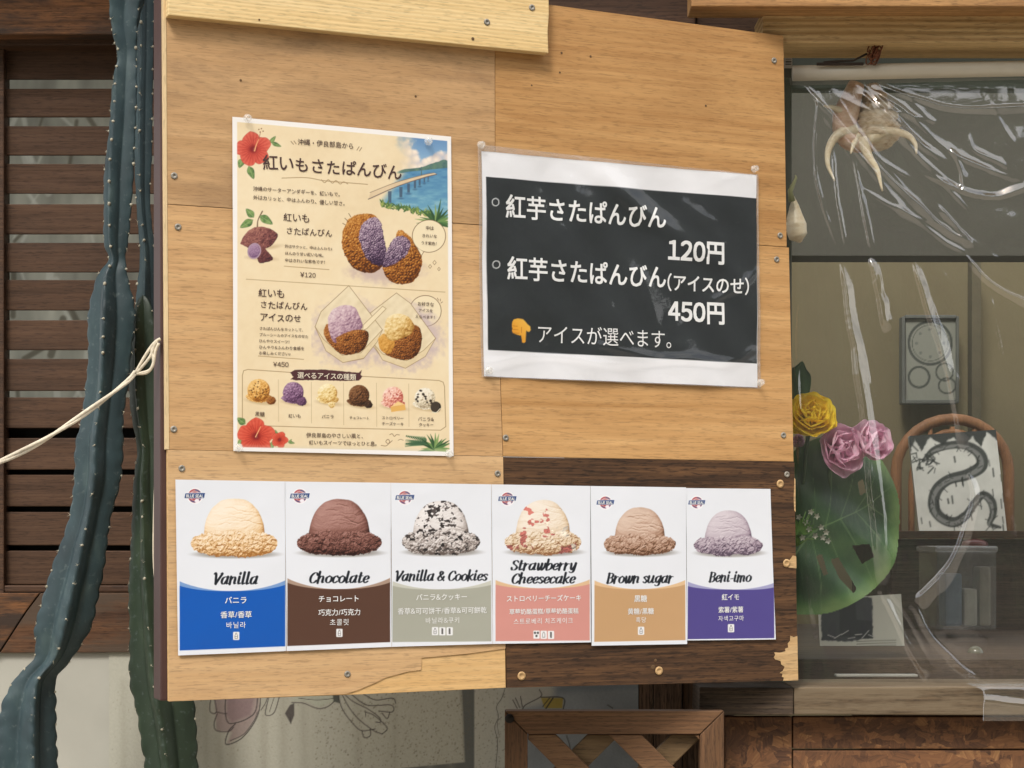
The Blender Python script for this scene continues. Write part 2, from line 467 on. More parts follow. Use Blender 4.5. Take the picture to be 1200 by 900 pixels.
# eave over the shop front
eo = MB().box((-3.5, 2.55, 2.42), (4.2, 3.35, 2.50), .004)
single('roof', eo, wood('roof_wood', lc(96, 74, 54), lc(124, 98, 72), lc(50, 38, 28), seed=30), 'dark timber eave roof above the shop front', 'roof')

# timber of the building
W_OLD = wood('old_orange_wood', lc(100, 66, 40), lc(146, 98, 58), lc(40, 29, 22), fine=.45, blotch=1.0, seed=3, stain_scale=16, weather=lc(58, 44, 34), rough=.75)
W_SLAT = wood('slat_wood', lc(78, 56, 40), lc(98, 71, 51), lc(44, 32, 24), fine=.3, blotch=.5, seed=5, rough=.72, bump=.15)
W_DARK = wood('dark_wood', lc(70, 48, 33), lc(94, 66, 45), lc(36, 26, 19), fine=.35, blotch=.5, seed=8)
W_PINE = wood('pine_beam', lc(208, 174, 120), lc(228, 198, 144), lc(164, 126, 78), fine=.22, rings=.7, ringscale=34, blotch=.35, seed=11)
W_GREY = wood('weathered_sill', lc(98, 80, 60), lc(130, 108, 80), lc(56, 46, 36), fine=.45, rings=.4, ringscale=40, blotch=.4, seed=13, weather=lc(116, 101, 80), rough=.8)
W_GREY2 = wood('weathered_sill_dark', lc(80, 65, 51), lc(102, 85, 67), lc(54, 46, 40), fine=.45, rings=.5, ringscale=40, blotch=.5, seed=14, rough=.8)
W_GATE = wood('gate_wood', lc(108, 76, 50), lc(136, 100, 68), lc(72, 50, 34), fine=.3, rings=.3, ringscale=50, blotch=.35, seed=17)
W_GATEZ = wood('gate_wood_upright', lc(104, 74, 48), lc(132, 96, 66), lc(70, 48, 32), 'z', fine=.3, rings=.3, ringscale=50, blotch=.35, seed=19)

# plaster walls below
def strokes_wall(C):
    x, y = C.x, C.y
    C.rgb[:] = np.array((168, 166, 152)) / 255
    n = fbm(x, y * .45, 46, 3); C.rgb *= (.9 + .2 * n)[..., None]
    # the paler panel, the greyer wall beyond its edge, a shadow painted along its foot
    C.poly([(0, 740), (534, 740), (537, 800), (541, 836), (543, 894), (470, 902), (300, 912), (0, 912)], (188, 186, 170), 1.2, a=.9)
    C.poly([(538, 740), (556, 740), (556, 920), (470, 920), (470, 900), (545, 893), (543, 840)], (104, 106, 102), 1.0, a=.9)
    C.poly([(556, 740), (640, 740), (640, 920), (556, 920)], (196, 194, 180), .8, a=.95)
    for k in range(26):
        xx = rng.uniform(60, 530); C.line([(xx, 800), (xx + rng.uniform(-3, 3), 912)], rng.uniform(2, 9), (150, 146, 130) if k % 2 else (192, 190, 176), soft=6, a=.3)
    r = random.Random(2)
    for k in range(900):
        xx, yy = r.uniform(370, 592), r.uniform(800, 905); C.ell(xx, yy, r.uniform(.4, 1), r.uniform(.4, 1.1), (120, 114, 98), 0, .5, r.uniform(.25, .7))
    for k in range(240):
        xx, yy = r.uniform(130, 400), r.uniform(800, 905); C.ell(xx, yy, r.uniform(.4, 1), r.uniform(.4, 1.1), (130, 124, 110), 0, .5, r.uniform(.1, .5))
    ink = (72, 66, 64)
    # flower of the mural
    C.poly([(252, 820), (254, 856), (272, 858), (266, 872), (288, 860), (303, 835), (306, 800), (252, 800)], (152, 128, 126), 2, a=.6)
    C.poly([(268, 800), (266, 838), (272, 846), (294, 838), (302, 800)], (136, 112, 114), 3, a=.6)
    def L(p, w=1.0, a=.9): C.line(p, w, ink, .5, a=a)
    L([(250, 805), (246, 832), (254, 834), (250, 812)]); L([(254, 834), (262, 836), (266, 836)]); L([(255, 836), (251, 848), (254, 856), (268, 857), (274, 852)])
    L([(266, 806), (264, 830), (267, 846), (276, 847), (290, 842), (300, 832), (303, 806)], 1.2)
    L([(276, 848), (268, 857), (265, 872), (282, 866), (296, 850), (304, 832), (306, 806)], 1.2); L([(270, 868), (286, 860), (298, 844), (302, 834)], .8)
    L([(318, 806), (312, 830), (312, 838), (322, 834), (330, 806)]); L([(325, 806), (316, 834)], .7); L([(306, 832), (312, 822), (316, 806)], .8)
    C.poly([(340, 826), (345, 824), (345, 838), (341, 848), (334, 836)], ink, .8, a=.8); L([(340, 840), (341, 848)], .8)
    C.poly([(342, 822), (356, 820), (374, 828), (392, 822), (398, 812), (350, 812)], (186, 190, 170), 1.5, a=.7)
    L([(342, 823), (356, 824), (372, 830), (384, 828), (394, 820)]); L([(350, 818), (372, 820), (394, 818)], .7); C.poly([(390, 812), (398, 812), (398, 824), (391, 822)], (90, 92, 84), 1)
    L([(396, 814), (402, 832), (414, 848), (424, 856), (440, 854)]); L([(400, 812), (410, 830), (422, 844), (438, 856), (448, 860)]); L([(424, 856), (427, 864), (434, 862), (434, 854)])
    L([(402, 812), (414, 822), (430, 830), (444, 840), (446, 846), (441, 846)]); L([(448, 860), (454, 854), (450, 848), (438, 838), (428, 834)])
    L([(410, 812), (430, 826), (458, 826), (460, 834), (444, 833)]); L([(424, 812), (440, 820), (460, 818), (464, 824)]); L([(448, 836), (454, 842), (457, 834)]); L([(428, 832), (429, 840)], .7)
    # cracks and drawn lines by the gate
    L([(592, 806), (588, 818), (582, 828), (584, 840), (580, 852), (583, 870), (581, 900)], .8, .7); L([(588, 840), (583, 846), (584, 860)], .8, .5)

def painted(name, pl, quad, step, paint, mat, base, n=0, hf=None, parent=None, mask=None):
    q, z, u, v = sheet_grid(pl, quad, step)
    x, y = pl.px(q, z); C = Canvas(x, y, base); C.u, C.v = u, v; paint(C)
    nn = n + (hf(q, z) if hf else 0 * q)
    me = grid_mesh(name, pl.warr(q, z, nn), C.rgb, mask(C) if mask else None)
    return link(name, me, mat, parent)

M_WALL = printed('painted_plaster', .9, 0, .25, grain=.1, bump=.5, bscale=260)
wall = empty('plaster_wall', P(300, 900, 2.90), 'pale plaster wall with an ink flower and bird mural below the menu board', 'wall')
pw = wallplane(2.84)
painted('mural', pw, [(128, 740), (640, 740), (640, 960), (128, 960)], 1.0, strokes_wall, M_WALL, (168, 166, 152), .002, parent=wall)
wbox(-260, 764, 640, 1350, 2.84, .10).build('wall_panel', plain('white_plaster', lc(176, 174, 162), .9, .08, 9, .2), wall)

# grey-blue board with a drawn hand, and the dark planks beside it
bl = empty('grey_board', P(670, 905, 2.9), 'blue grey wall board with drawn lines and a yellow patch behind the gate', 'wall board')
def strokes_board(C):
    C.rgb[:] = np.array((150, 156, 158)) / 255; C.rgb *= (.88 + .24 * fbm(C.x, C.y, 40, 5))[..., None]
    C.poly([(560, 760), (652, 760), (648, 822), (612, 830), (612, 960), (560, 960)], (196, 194, 182), 6, a=.9)
    C.poly([(654, 780), (750, 780), (750, 806), (654, 812)], (120, 130, 136), 5, a=.6)
    ink = (66, 64, 62)
    def L(p, w=1.0): C.line(p, w, ink, .5, a=.9)
    C.poly([(634, 818), (660, 818), (659, 830), (638, 830)], (172, 150, 66), .8, a=.85)
    L([(632, 808), (634, 816), (616, 826), (612, 832)]); L([(601, 820), (606, 830)]); L([(604, 818), (609, 829)]); L([(610, 816), (612, 828)]); L([(634, 817), (660, 818), (660, 832)], 1.2); L([(640, 830), (648, 818)], 1.6); L([(636, 828), (644, 818)], 1)
    L([(646, 862), (650, 874), (644, 888)], 1.1); L([(650, 874), (656, 886)], 1); L([(664, 862), (668, 876), (666, 890)], 1)
    L([(712, 826), (718, 830)], 1)
painted('panel', wallplane(2.80), [(596, 770), (748, 770), (748, 960), (596, 960)], 1.0, strokes_board, M_WALL, (150, 156, 158), .0, parent=bl)
wbox(596, 770, 748, 1200, 2.803, .03).build('backing', plain('board_grey', lc(140, 146, 148), .9), bl)
dp = empty('plank_fence', P(780, 900, 2.82), 'weathered dark plank fence seen through the lattice gate', 'fence')
W_PLK = wood('fence_plank_wood', lc(92, 72, 56), lc(126, 100, 78), lc(40, 32, 26), 'z', fine=.5, blotch=.7, seed=23, rough=.85)
for x0, x1 in ((749, 765), (766, 799), (800, 828), (829, 860)):
    wbox(x0, 770, x1, 1200, 2.80 + rng.uniform(0, .006), .02).build('plank', W_PLK, dp)

# ---- left: slatted shutter, beams
sh = empty('slatted_shutter', P(90, 688, 2.86), 'dark brown slatted wooden shutter behind the cacti', 'shutter')
slats = [(57, 91.5), (102, 135), (147, 181), (192, 226.5), (238, 273), (283.5, 318), (328.5, 364), (374, 409), (419.5, 457), (465.5, 501.5), (512, 549), (556, 593), (601, 640), (645.5, 685)]
for i, (a, b) in enumerate(slats):
    m = MB(); lo, hi = P(3, b, 2.86), P(262, a, 2.86)
    b_ = bmesh.new(); m.box((lo.x, -.0035, -(hi.z - lo.z) / 2), (hi.x, .0035, (hi.z - lo.z) / 2), .0015)
    bmesh.ops.transform(m.bm, matrix=Matrix.Translation((0, 2.868, (lo.z + hi.z) / 2)) @ Matrix.Rotation(R(rng.uniform(0, 3)), 4, 'X') @ Matrix.Rotation(R(rng.uniform(-.12, .12)), 4, 'Y'), verts=m.bm.verts)
    m.build('slat', W_SLAT, sh)
fr = MB(); wbox(-14, 40, 4.5, 700, 2.85, .035, fr); wbox(262, 40, 284, 700, 2.85, .035, fr); wbox(4.8, 46, 262, 53.5, 2.852, .03, fr); wbox(4.8, 686, 262, 694, 2.852, .03, fr)
fr.build('frame', W_DARK, sh)
# what shows between the slats: a dull window pane and a dark lower board
def strokes_pane(C):
    x, y = C.x, C.y
    C.rgb[:] = np.array((206, 206, 190)) / 255; C.rgb *= (.62 + .5 * fbm(x * 1.0, y * .3, 26, 9))[..., None]
    r = random.Random(4)
    for k in range(44):
        xx, yy = r.uniform(10, 190), r.uniform(90, 470); d = r.uniform(-40, 40); c = (232, 234, 222) if k % 3 else (84, 78, 64)
        C.line([(xx, yy), (xx + d, yy + r.uniform(20, 60))], r.uniform(2, 9), c, 1.5, a=.55)
    C.poly([(0, 480), (200, 480), (200, 720), (0, 720)], (34, 27, 22), 10)
def curtain_mat():
    m = printed('daylit_pane', .4, 0, .4); t = m.node_tree; b = t.nodes['Principled BSDF']; col = b.inputs['Base Color'].links[0].from_socket
    tr = nd(t, 'BsdfTranslucent'); t.links.new(col, tr.inputs['Color'])
    mx = nd(t, 'MixShader', i_0=.6, i_1=b.outputs[0], i_2=tr.outputs[0]); t.links.new(mx.outputs[0], t.nodes['Material Output'].inputs['Surface']); return m
wp = empty('window', P(90, 690, 2.89), 'dull streaked window pane behind the shutter slats', 'window')
painted('pane', wallplane(2.888), [(-60, 30), (300, 30), (300, 720), (-60, 720)], 1.5, strokes_pane, curtain_mat(), (118, 118, 106), 0, parent=wp)
wbox(-60, 500, 300, 720, 2.891, .03).build('backing', W_DARK, wp)
single('top_beam', wbox(-260, -70, 300, 40, 2.80, .10, jit=.001), W_OLD, 'weathered orange brown beam above the shutter', 'beam')
single('head_rail', wbox(-260, 41, 300, 53, 2.83, .05), W_DARK, 'thin dark rail between weathered beam and shutter', 'rail')
ob = empty('skirt_board', P(90, 764, 2.83), 'stained orange brown board below the shutter with a diagonal split', 'board')
def bevpoly(pts, Y, d, name, mat, par=None):
    m = MB(); m.prism([P(x, y, Y) for x, y in pts], (0, d, 0), .0015); return m.build(name, mat, par)
bevpoly([(-260, 695), (46, 695), (30, 716), (-2, 765), (-260, 765)], 2.83, .02, 'board', W_OLD, ob)
bevpoly([(47.5, 695), (300, 695), (300, 764), (0, 765), (31, 717)], 2.832, .02, 'board', wood('old_orange_wood_b', lc(92, 62, 40), lc(122, 84, 54), lc(44, 31, 24), fine=.4, blotch=.9, seed=44, weather=lc(82, 66, 52), rough=.75), ob)

# ---- top right beams
single('dark_beam', wbox(560, -60, 815, 31, 2.76, .09), W_DARK, 'dark brown beam just above the plywood board', 'beam')
single('dark_beam', wbox(816, 10, 893, 44, 2.78, .06), wood('char_wood', lc(70, 50, 36), lc(100, 72, 50), lc(26, 20, 16), blotch=.9, seed=51), 'short scorched beam beside the pine lintel', 'beam')
single('lintel_beam', wbox(894, 11, 1420, 49.5, 2.69, .09, jit=.0008), W_PINE, 'pale pine lintel beam over the clear plastic window', 'beam')
single('fascia_board', wbox(810, -70, 1420, 7.5, 2.64, .06), wood('fascia_wood', lc(176, 130, 80), lc(204, 158, 102), lc(116, 78, 46), blotch=.5, seed=52), 'orange brown fascia board at the top edge above pine lintel', 'board')
single('header_panel', wbox(900, 50.5, 1420, 104, 2.86, .03), plain('grey_green_paint', lc(88, 96, 88), .7, .08, 14), 'grey green panel behind the white roller pole', 'panel')
# ---- sill and boards below the window
si = empty('window_sill', P(1000, 838, 2.74), 'weathered grey timber sill under the plastic window', 'sill')
def sill(x0, x1, mat, n): 
    a, b = P(x0, 838, 2.70), P(x1, 805.5, 2.70); MB().box((a.x, 2.70, a.z), (b.x, 2.86, b.z), .002, jit=.0006).build(n, mat, si)
sill(819.5, 929.6, W_GREY2, 'sill_block'); sill(930.4, 1420, W_GREY, 'sill_block')
M_OSB = None
def osb(name, seed):
    """pressed strands: every cell holds fibres of its own direction and tone"""
    m, t, b = newmat(name)
    base = mapped(t, (1, 1, 1), (seed, seed * .7, seed * 1.3)); wob = nd(t, 'TexNoise', i_Vector=base, i_Scale=60, i_Detail=3)
    wv = nd(t, 'MixRGB' if False else 'Mix', data_type='RGBA', blend_type='ADD'); wv.inputs[0].default_value = .012; t.links.new(base, wv.inputs[6]); t.links.new(wob.outputs['Color'], wv.inputs[7])
    col, hgt = None, None
    for k, sc in enumerate((26, 38, 55)):
        st = nd(t, 'Mapping', i_Vector=wv.outputs[2], i_Scale=((.35, 1, 1.5), (1.3, 1, .4), (.5, 1, 1.3))[k], i_Rotation=(0, R((20, -35, 60)[k]), 0), i_Location=(k, 0, k * 2))
        vo = nd(t, 'TexVoronoi', i_Vector=st.outputs[0], i_Scale=sc)
        sep = nd(t, 'SeparateColor', i_0=vo.outputs['Color'])
        an = nd(t, 'Math', operation='MULTIPLY', i_0=sep.outputs[0], i_1=3.14)
        ro = nd(t, 'VectorRotate', rotation_type='Y_AXIS', i_Vector=base, i_Angle=an.outputs[0])
        fb = noise(t, nd(t, 'Mapping', i_Vector=ro.outputs[0], i_Scale=(22, 40, 330)).outputs[0], 1.0, 4, .65)
        tone = nd(t, 'Math', operation='MULTIPLY_ADD', i_0=sep.outputs[1], i_1=.42, i_2=nd(t, 'Math', operation='MULTIPLY', i_0=fb, i_1=.62).outputs[0]).outputs[0]
        c = ramp(t, tone, [(.28, lc(76, 49, 31)), (.48, lc(108, 72, 45)), (.66, lc(130, 88, 54)), (.84, lc(166, 122, 78))])
        if col is None: col, hgt = c, tone
        else: col = mix(t, ramp(t, noise(t, mapped(t, ((14, 30, 70), (60, 30, 16), (30, 30, 60))[k], (k, seed, 0), (0, R((15, -25, 50)[k]), 0)), 1.0, 3), [(.49, (0, 0, 0)), (.53, (1, 1, 1))]), col, c)
    n = noise(t, mapped(t, (1, 1, 1), (seed, 0, 0)), 9, 5); col = mix(t, ramp(t, n, [(.5, (0, 0, 0)), (.75, (.7,) * 3)]), col, lc(52, 33, 22))
    t.links.new(col, b.inputs['Base Color']); b.inputs['Roughness'].default_value = .7
    bp = nd(t, 'Bump', i_Strength=.35, i_Distance=.0015, i_Height=hgt); t.links.new(bp.outputs[0], b.inputs['Normal'])
    return m
for k, (x0, y0, x1, y1, lab) in enumerate([(850, 840, 928, 1300, 'reddish strand board panel under the sill beside the gate'), (929.5, 840, 1420, 877.5, 'long strand board strip directly under the window sill'), (929.5, 879.5, 1420, 1300, 'lower strand board panel at the bottom edge under the sill')]):
    single('strand_board', wbox(x0, y0, x1, y1, 2.74, .02), osb('strand_board_%d' % k, k * 4.3), lab, 'board', 'strand boards under the sill')

# ---- lattice gate
ga = empty('lattice_gate', P(720, 930, 2.66), 'brown wooden lattice gate with crossed slats below the board', 'gate')
Yg = 2.66
bevpoly([(592, 833), (848, 833), (820, 860.5), (619, 860.5)], Yg, .026, 'top_rail', W_GATE, ga)
bevpoly([(591.5, 833), (618.4, 861), (618.4, 1100), (591.5, 1100)], Yg + .001, .026, 'stile', W_GATEZ, ga)
bevpoly([(848.5, 833), (848.5, 1100), (820.6, 1100), (820.6, 861)], Yg + .001, .026, 'stile', W_GATEZ, ga)
def diag(x0, y0, x1, y1, w, dy, mat):
    d = Vector((x1 - x0, y1 - y0)).normalized(); n = Vector((-d.y, d.x)) * w / 2
    bevpoly([(x0 + n.x, y0 + n.y), (x1 + n.x, y1 + n.y), (x1 - n.x, y1 - n.y), (x0 - n.x, y0 - n.y)], Yg + dy, .011, 'lattice_slat', mat, ga)
def clip(poly, x0, x1, y0, y1):
    for ax, lim, sg_ in ((0, x0, 1), (0, x1, -1), (1, y0, 1), (1, y1, -1)):
        o = []
        for i in range(len(poly)):
            p, q = poly[i - 1], poly[i]; dp, dq = (p[ax] - lim) * sg_, (q[ax] - lim) * sg_
            if dp * dq < 0: t = dp / (dp - dq); o.append((p[0] + (q[0] - p[0]) * t, p[1] + (q[1] - p[1]) * t))
            if dq >= 0: o.append(q)
        poly = o
        if len(poly) < 3: return []
    return poly
def lat(xa, sgn, w, dy, k):
    """a slat through (xa, 862) leaning by 45 degrees, cut to the gate's opening"""
    h = w / 2 * 1.414; poly = clip([(xa - h, 860.5), (xa + h, 860.5), (xa + h + sgn * 240, 1100), (xa - h + sgn * 240, 1100)], 619, 820, 861, 1100)
    if len(poly) > 2: bevpoly(poly, Yg + dy, .011, 'lattice_slat', wood('lattice_wood_%d' % k, lc(108 - 10 * (dy > .01), 76, 50), lc(136 - 10 * (dy > .01), 102, 70), lc(74, 52, 36), 'x', fine=.3, blotch=.3, seed=60 + k), ga)
for k, xa in enumerate((540, 632, 732, 832)): lat(xa, 1, 27, .003, k)
for k, xa in enumerate((708, 806, 906, 1006)): lat(xa, -1, 27, .0145, k + 5)
b_ = MB(); b_.lathe([(.0065, 0), (.0065, .003), (.004, .005)], Matrix.Translation(P(597, 842, Yg)) @ Matrix.Rotation(R(90), 4, 'X'), 16)
b_.build('bolt', plain('dark_iron', lc(40, 34, 30), .6, metal=.6), ga, True)
# ================================================================== THE MENU BOARD (a hinged plywood door standing open)
def BP(px, py, n=0): return BOARD.p(px, py, n)
q0, z0 = map(float, BOARD.sz(197, 822))
door = empty('menu_board', BOARD.w(.45, z0, 0), 'plywood menu board on a brown steel frame, patched from six panels', 'menu board', rz=TH)
NB = Vector((-math.sin(TH), math.cos(TH), 0))     # into the board
def panel(pts, mat, name='panel', n=0, t=.009, bev=.0004):
    m = MB(); m.prism([BP(x, y, n) for x, y in pts], NB * t, bev); return m.build(name, mat, door)
def wd(*a, **k):
    k.setdefault('speck', .9); return wood(*a, **k)
PLY1 = wd('ply_upper_left', lc(184, 144, 98), lc(208, 168, 120), lc(126, 98, 72), fine=.13, blotch=.75, seed=101, stain_scale=11, bump=.03, grain=.9)
PLY2 = wd('ply_upper_right', lc(178, 130, 76), lc(206, 160, 102), lc(150, 104, 56), rings=.10, ringscale=26, fine=.14, blotch=.55, seed=102, stain_scale=5, bump=.03, grain=1.3)
PLY3 = wd('ply_middle_left', lc(200, 156, 106), lc(220, 178, 126), lc(160, 122, 78), fine=.14, blotch=.4, seed=103, bump=.03, grain=.9)
PLY4 = wd('ply_middle_right', lc(190, 142, 86), lc(222, 176, 118), lc(160, 116, 66), rings=.10, ringscale=22, fine=.12, blotch=.5, seed=104, bump=.03, grain=1.2)
PLY5 = wd('ply_lower_left', lc(206, 166, 118), lc(222, 184, 136), lc(180, 138, 94), fine=.14, blotch=.5, seed=105, stain_scale=14, bump=.03)
PLY6 = wd('ply_stained_dark', lc(70, 47, 28), lc(122, 86, 54), lc(40, 27, 18), fine=.6, blotch=.6, seed=106, stain_scale=7, bump=.15, grain=1.2, speck=0)
panel([(194.6, -60), (579.7, -28), (580.2, 264.4), (196.2, 238.9)], PLY1)
panel([(580.3, -3), (918, 42), (922, 289.3), (580.8, 264.6)], PLY2)
panel([(196.3, 239.6), (580.2, 265.2), (589.2, 534.6), (198.4, 526.8)], PLY3)
panel([(580.9, 265.4), (924.5, 290.1), (930, 540.9), (589.9, 534.9)], PLY4)
# lower left panel: its face veneer has come away along a ragged line
panel([(196.5, 527.1), (589.6, 535.0), (593, 806), (418, 814), (198, 822)], wd('ply_bare_core', lc(224, 182, 122), lc(236, 198, 142), lc(196, 150, 92), fine=.12, blotch=.2, seed=107, bump=.03, rings=.25, ringscale=26), n=-.0012, t=.008)
pv = [(196.5, 527.1), (589.6, 535.0), (592.4, 760), (548, 766), (494, 771), (493.5, 785), (478, 787), (452, 794), (440, 800), (420, 808.5), (405, 813.4), (300, 817.6), (198, 822)]
panel(pv, PLY5, 'face_veneer', n=.0001, t=.001, bev=0)
panel([(590.4, 535.4), (931, 541.3), (935, 797.5), (594, 806)], PLY6)
# chipped corner and edge of the stained panel: bare wood under the torn veneer
CHIP = wd('bare_chip', lc(206, 168, 116), lc(222, 186, 136), lc(170, 130, 84), fine=.2, blotch=.2, seed=108, speck=0)
panel([(926, 745), (930, 746.5), (934.2, 745.4), (935.1, 797.2), (917.6, 798), (918.5, 794), (916.2, 793.2), (917, 789.5), (913.4, 788.8), (917.4, 786), (919.5, 781.4), (915.5, 778.8), (914.6, 774.6), (908.4, 772.8), (906.6, 770.4), (908.4, 767.6), (907.2, 764.4), (914, 764.8), (920.4, 763.2), (920, 760.2), (923.6, 758.8), (923, 754), (925.8, 751)], CHIP, 'torn_patch', n=.0006, t=.0005, bev=0)
panel([(929, 651), (932.9, 652), (933.1, 666), (923.5, 665), (924, 658)], CHIP, 'torn_patch', n=.0006, t=.0005, bev=0)
panel([(930.8, 560), (932, 562), (932.2, 600), (930.6, 598), (930, 585)], CHIP, 'torn_patch', n=.0006, t=.0005, bev=0)
# planed pine plank across the top left
PLK = wd('plank_pine', lc(236, 204, 144), lc(248, 222, 168), lc(200, 158, 96), fine=.12, rings=.36, ringscale=60, blotch=.15, seed=110, bump=.12, knots=0, speck=.7)
panel([(194, -60), (637, -30), (638, 20), (636.5, 40), (637.5, 65.5), (500, 52), (194, 21.5)], PLK, 'plank', n=.016, t=.0155, bev=.0012)
panel([(190.4, -60), (194.3, -60), (196.0, 240), (198.2, 526.8), (194.2, 526.6)], wd('ply_edge_pale', lc(226, 196, 148), lc(238, 212, 166), lc(196, 160, 112), 'z', fine=.15, seed=120, speck=0), 'edge_strip', n=.0006, t=.01)
# steel frame behind the panels
STEEL = plain('brown_steel', lc(74, 50, 46), .55, .1, 18, .08)
def bbox(qa, qb, za, zb, na, nb, mb, bev=.002):
    M = Matrix.Translation(BOARD.w(0, 0, 0)) @ Matrix.Rotation(TH, 4, 'Z')
    mb.box((qa, -na, za), (qb, -nb, zb), bev, M); return mb
zt = float(BOARD.sz(300, -60)[1]); fm = MB()
bbox(-.0005, .045, z0 - .0, zt + .08, -.010, -.052, fm); bbox(.855, .893, z0 + .008, zt - .09, -.010, -.050, fm)
bbox(.0455, .8545, z0 + .012, z0 + .045, -.010, -.050, fm); bbox(.0455, .8545, zt - .12, zt - .08, -.012, -.050, fm)
fm.build('frame', STEEL, door)
# screws
SCR = plain('zinc_screw', lc(148, 142, 130), .5, .15, 200, metal=.25); SLOT = plain('screw_recess', lc(70, 62, 52), .6)
def disc(px, py, r, prof, n=.0, k=14): return MB().lathe([(a * r, b * r) for a, b in prof], Matrix.Translation(BP(px, py, n)) @ Matrix.Rotation(TH, 4, 'Z') @ Matrix.Rotation(R(90), 4, 'X'), k)
PR = [(1, 0), (1, .12), (.8, .3), (.42, .3), (.36, .06), (.01, .06)]
for x, y in [(204, 206), (208.5, 266), (203.5, 503), (213, 549), (907, 71), (910, 304), (914, 276), (918, 510), (592.5, 513), (583, 555), (565.5, 29.5), (618, 12.5), (407, 790), (922, 556)]:
    nn = .016 if y < 40 else .0002
    s = disc(x, y, .0044, PR, nn).build('screw', SCR, door, True)
    e = MB()
    for rr in (25, 115):
        M = Matrix.Translation(BP(x, y, nn + .0021)) @ Matrix.Rotation(TH, 4, 'Z') @ Matrix.Rotation(R(rr), 4, 'Y'); e.box((-.0026, -.0002, -.0005), (.0026, .0004, .0005), 0, M)
    e.build('cross_slot', SLOT, s)
PLUG = wd('light_plug', lc(196, 158, 108), lc(212, 176, 126), lc(150, 112, 72), fine=.1, seed=112, speck=0)
for x, y in [(611, 792), (772, 786), (921.5, 660), (914, 567)]:
    disc(x, y, .006, [(1, 0), (1, .06), (.5, .12), (.45, .02), (.01, .02)], .0008).build('wood_plug', PLUG, door, True)
# the scuffed spots and nail holes of the sheet
HOLE = plain('nail_hole', lc(104, 78, 50), .9)
for x, y, r in [(282, 94, .002), (487, 113, .002), (300, 27, .0017), (549, 49, .0028), (501, 1.5, .0022), (658, 62, .002), (692, 66, .002), (656, 85, .0018), (623, 100, .0016), (827, 124, .002), (765, 782, .0045), (768, 774, .003)]:
    disc(x, y, r * .8, [(1, 0), (.8, .1), (.01, .12)], .0165 if y < 50 and x < 636 else .0004, 9).build('nail_hole', HOLE, door)
# ================================================================== PRINTED SHEETS ON THE BOARD
INK = plain('dark_brown_ink', lc(74, 48, 44), .5, .05, 20, 0)
INKL = plain('soft_brown_ink', lc(116, 92, 74), .5, .05, 20, 0)
INKW = plain('white_ink', lc(240, 240, 238), .45, .02, 20, 0)
INKC = plain('cream_ink', lc(240, 228, 204), .45, .02, 20, 0)

def bump_shade(h, X, Y, s=1.0, light=(-.45, -.65, .6)):
    gy, gx = np.gradient(h); dx = np.gradient(X, axis=1); dy = np.gradient(Y, axis=0)
    nx, ny = -gx / dx * s, -gy / dy * s; L = np.array(light); L = L / np.linalg.norm(L)
    return (nx * L[0] + ny * L[1] + L[2]) / np.sqrt(nx * nx + ny * ny + 1)
def cmap(t, cols):
    t = np.clip(t, 0, 1) * (len(cols) - 1); i = np.minimum(t.astype(int), len(cols) - 2); f = (t - i)[..., None]
    c = np.array(cols, float) / 255; return c[i] * (1 - f) + c[i + 1] * f

# ---------------------------------------------------------------- flyer
FQ = [(272, 137), (528, 160.5), (531, 534.5), (273, 528.5)]
def hibiscus(C, cx, cy, r, seed=0, tilt=0, col=((150, 40, 36), (205, 82, 66), (228, 118, 96))):
    for k in range(5):
        a = R(tilt + 72 * k); px, py = cx + math.cos(a) * r * .56, cy + math.sin(a) * r * .56
        pts = [(px + math.cos(a + t) * r * (.5 + .05 * math.sin(3 * t + k)), py + math.sin(a + t) * r * (.46 + .04 * math.cos(4 * t + k))) for t in np.linspace(0, 2 * math.pi, 14)[:-1]]
        def cf(X, Y, a=a, k=k):
            d = np.hypot(X - cx, Y - cy) / r; th = np.arctan2(Y - cy, X - cx)
            return cmap(.25 + .62 * d + .12 * np.sin((th - a) * 26 + k) + .3 * (fbm(X, Y, 3.2, k + seed) - .5) - .1 * np.cos((th - a)) , col)
        C.poly(pts, cf, .5, 3)
        C.line(pts + [pts[0]], .5, (166, 52, 44), .5, 3, .45)
    C.ell(cx, cy, r * .2, r * .2, (120, 24, 30), 0, r * .14, .8)
def leaf(C, x0, y0, x1, y1, w, c1=(70, 104, 60), c2=(116, 146, 84)):
    n = np.array((-(y1 - y0), x1 - x0), float); n /= np.hypot(*n); a, b = np.array((x0, y0)), np.array((x1, y1))
    pts = [a, a + (b - a) * .25 + n * w * .8, a + (b - a) * .55 + n * w * .8, b, a + (b - a) * .55 - n * w * .8, a + (b - a) * .25 - n * w * .8]
    C.poly([tuple(p) for p in pts], lambda X, Y: cmap(fbm(X, Y, 3, 5) * 1.2 - .1 + .2 * ((X - x0) * n[0] + (Y - y0) * n[1]) / w, [c1, c2, (142, 168, 104)]), .5, 3)
    C.line([tuple(a), tuple(b)], .6, (170, 186, 130), .4, 0, .7); C.line([tuple(p) for p in pts] + [tuple(a)], .4, (52, 76, 44), .4, 3, .4)
def frond(C, x, y, ang, L, w, col, droop=6, blades=9):
    a = R(ang); pts = [(x + math.cos(a) * L * t, y + math.sin(a) * L * t + droop * t * t) for t in np.linspace(0, 1, 7)]
    C.line(pts, [w, w * 1.3, w * 1.2, w, w * .7, w * .4, .2], col, .5, 3)
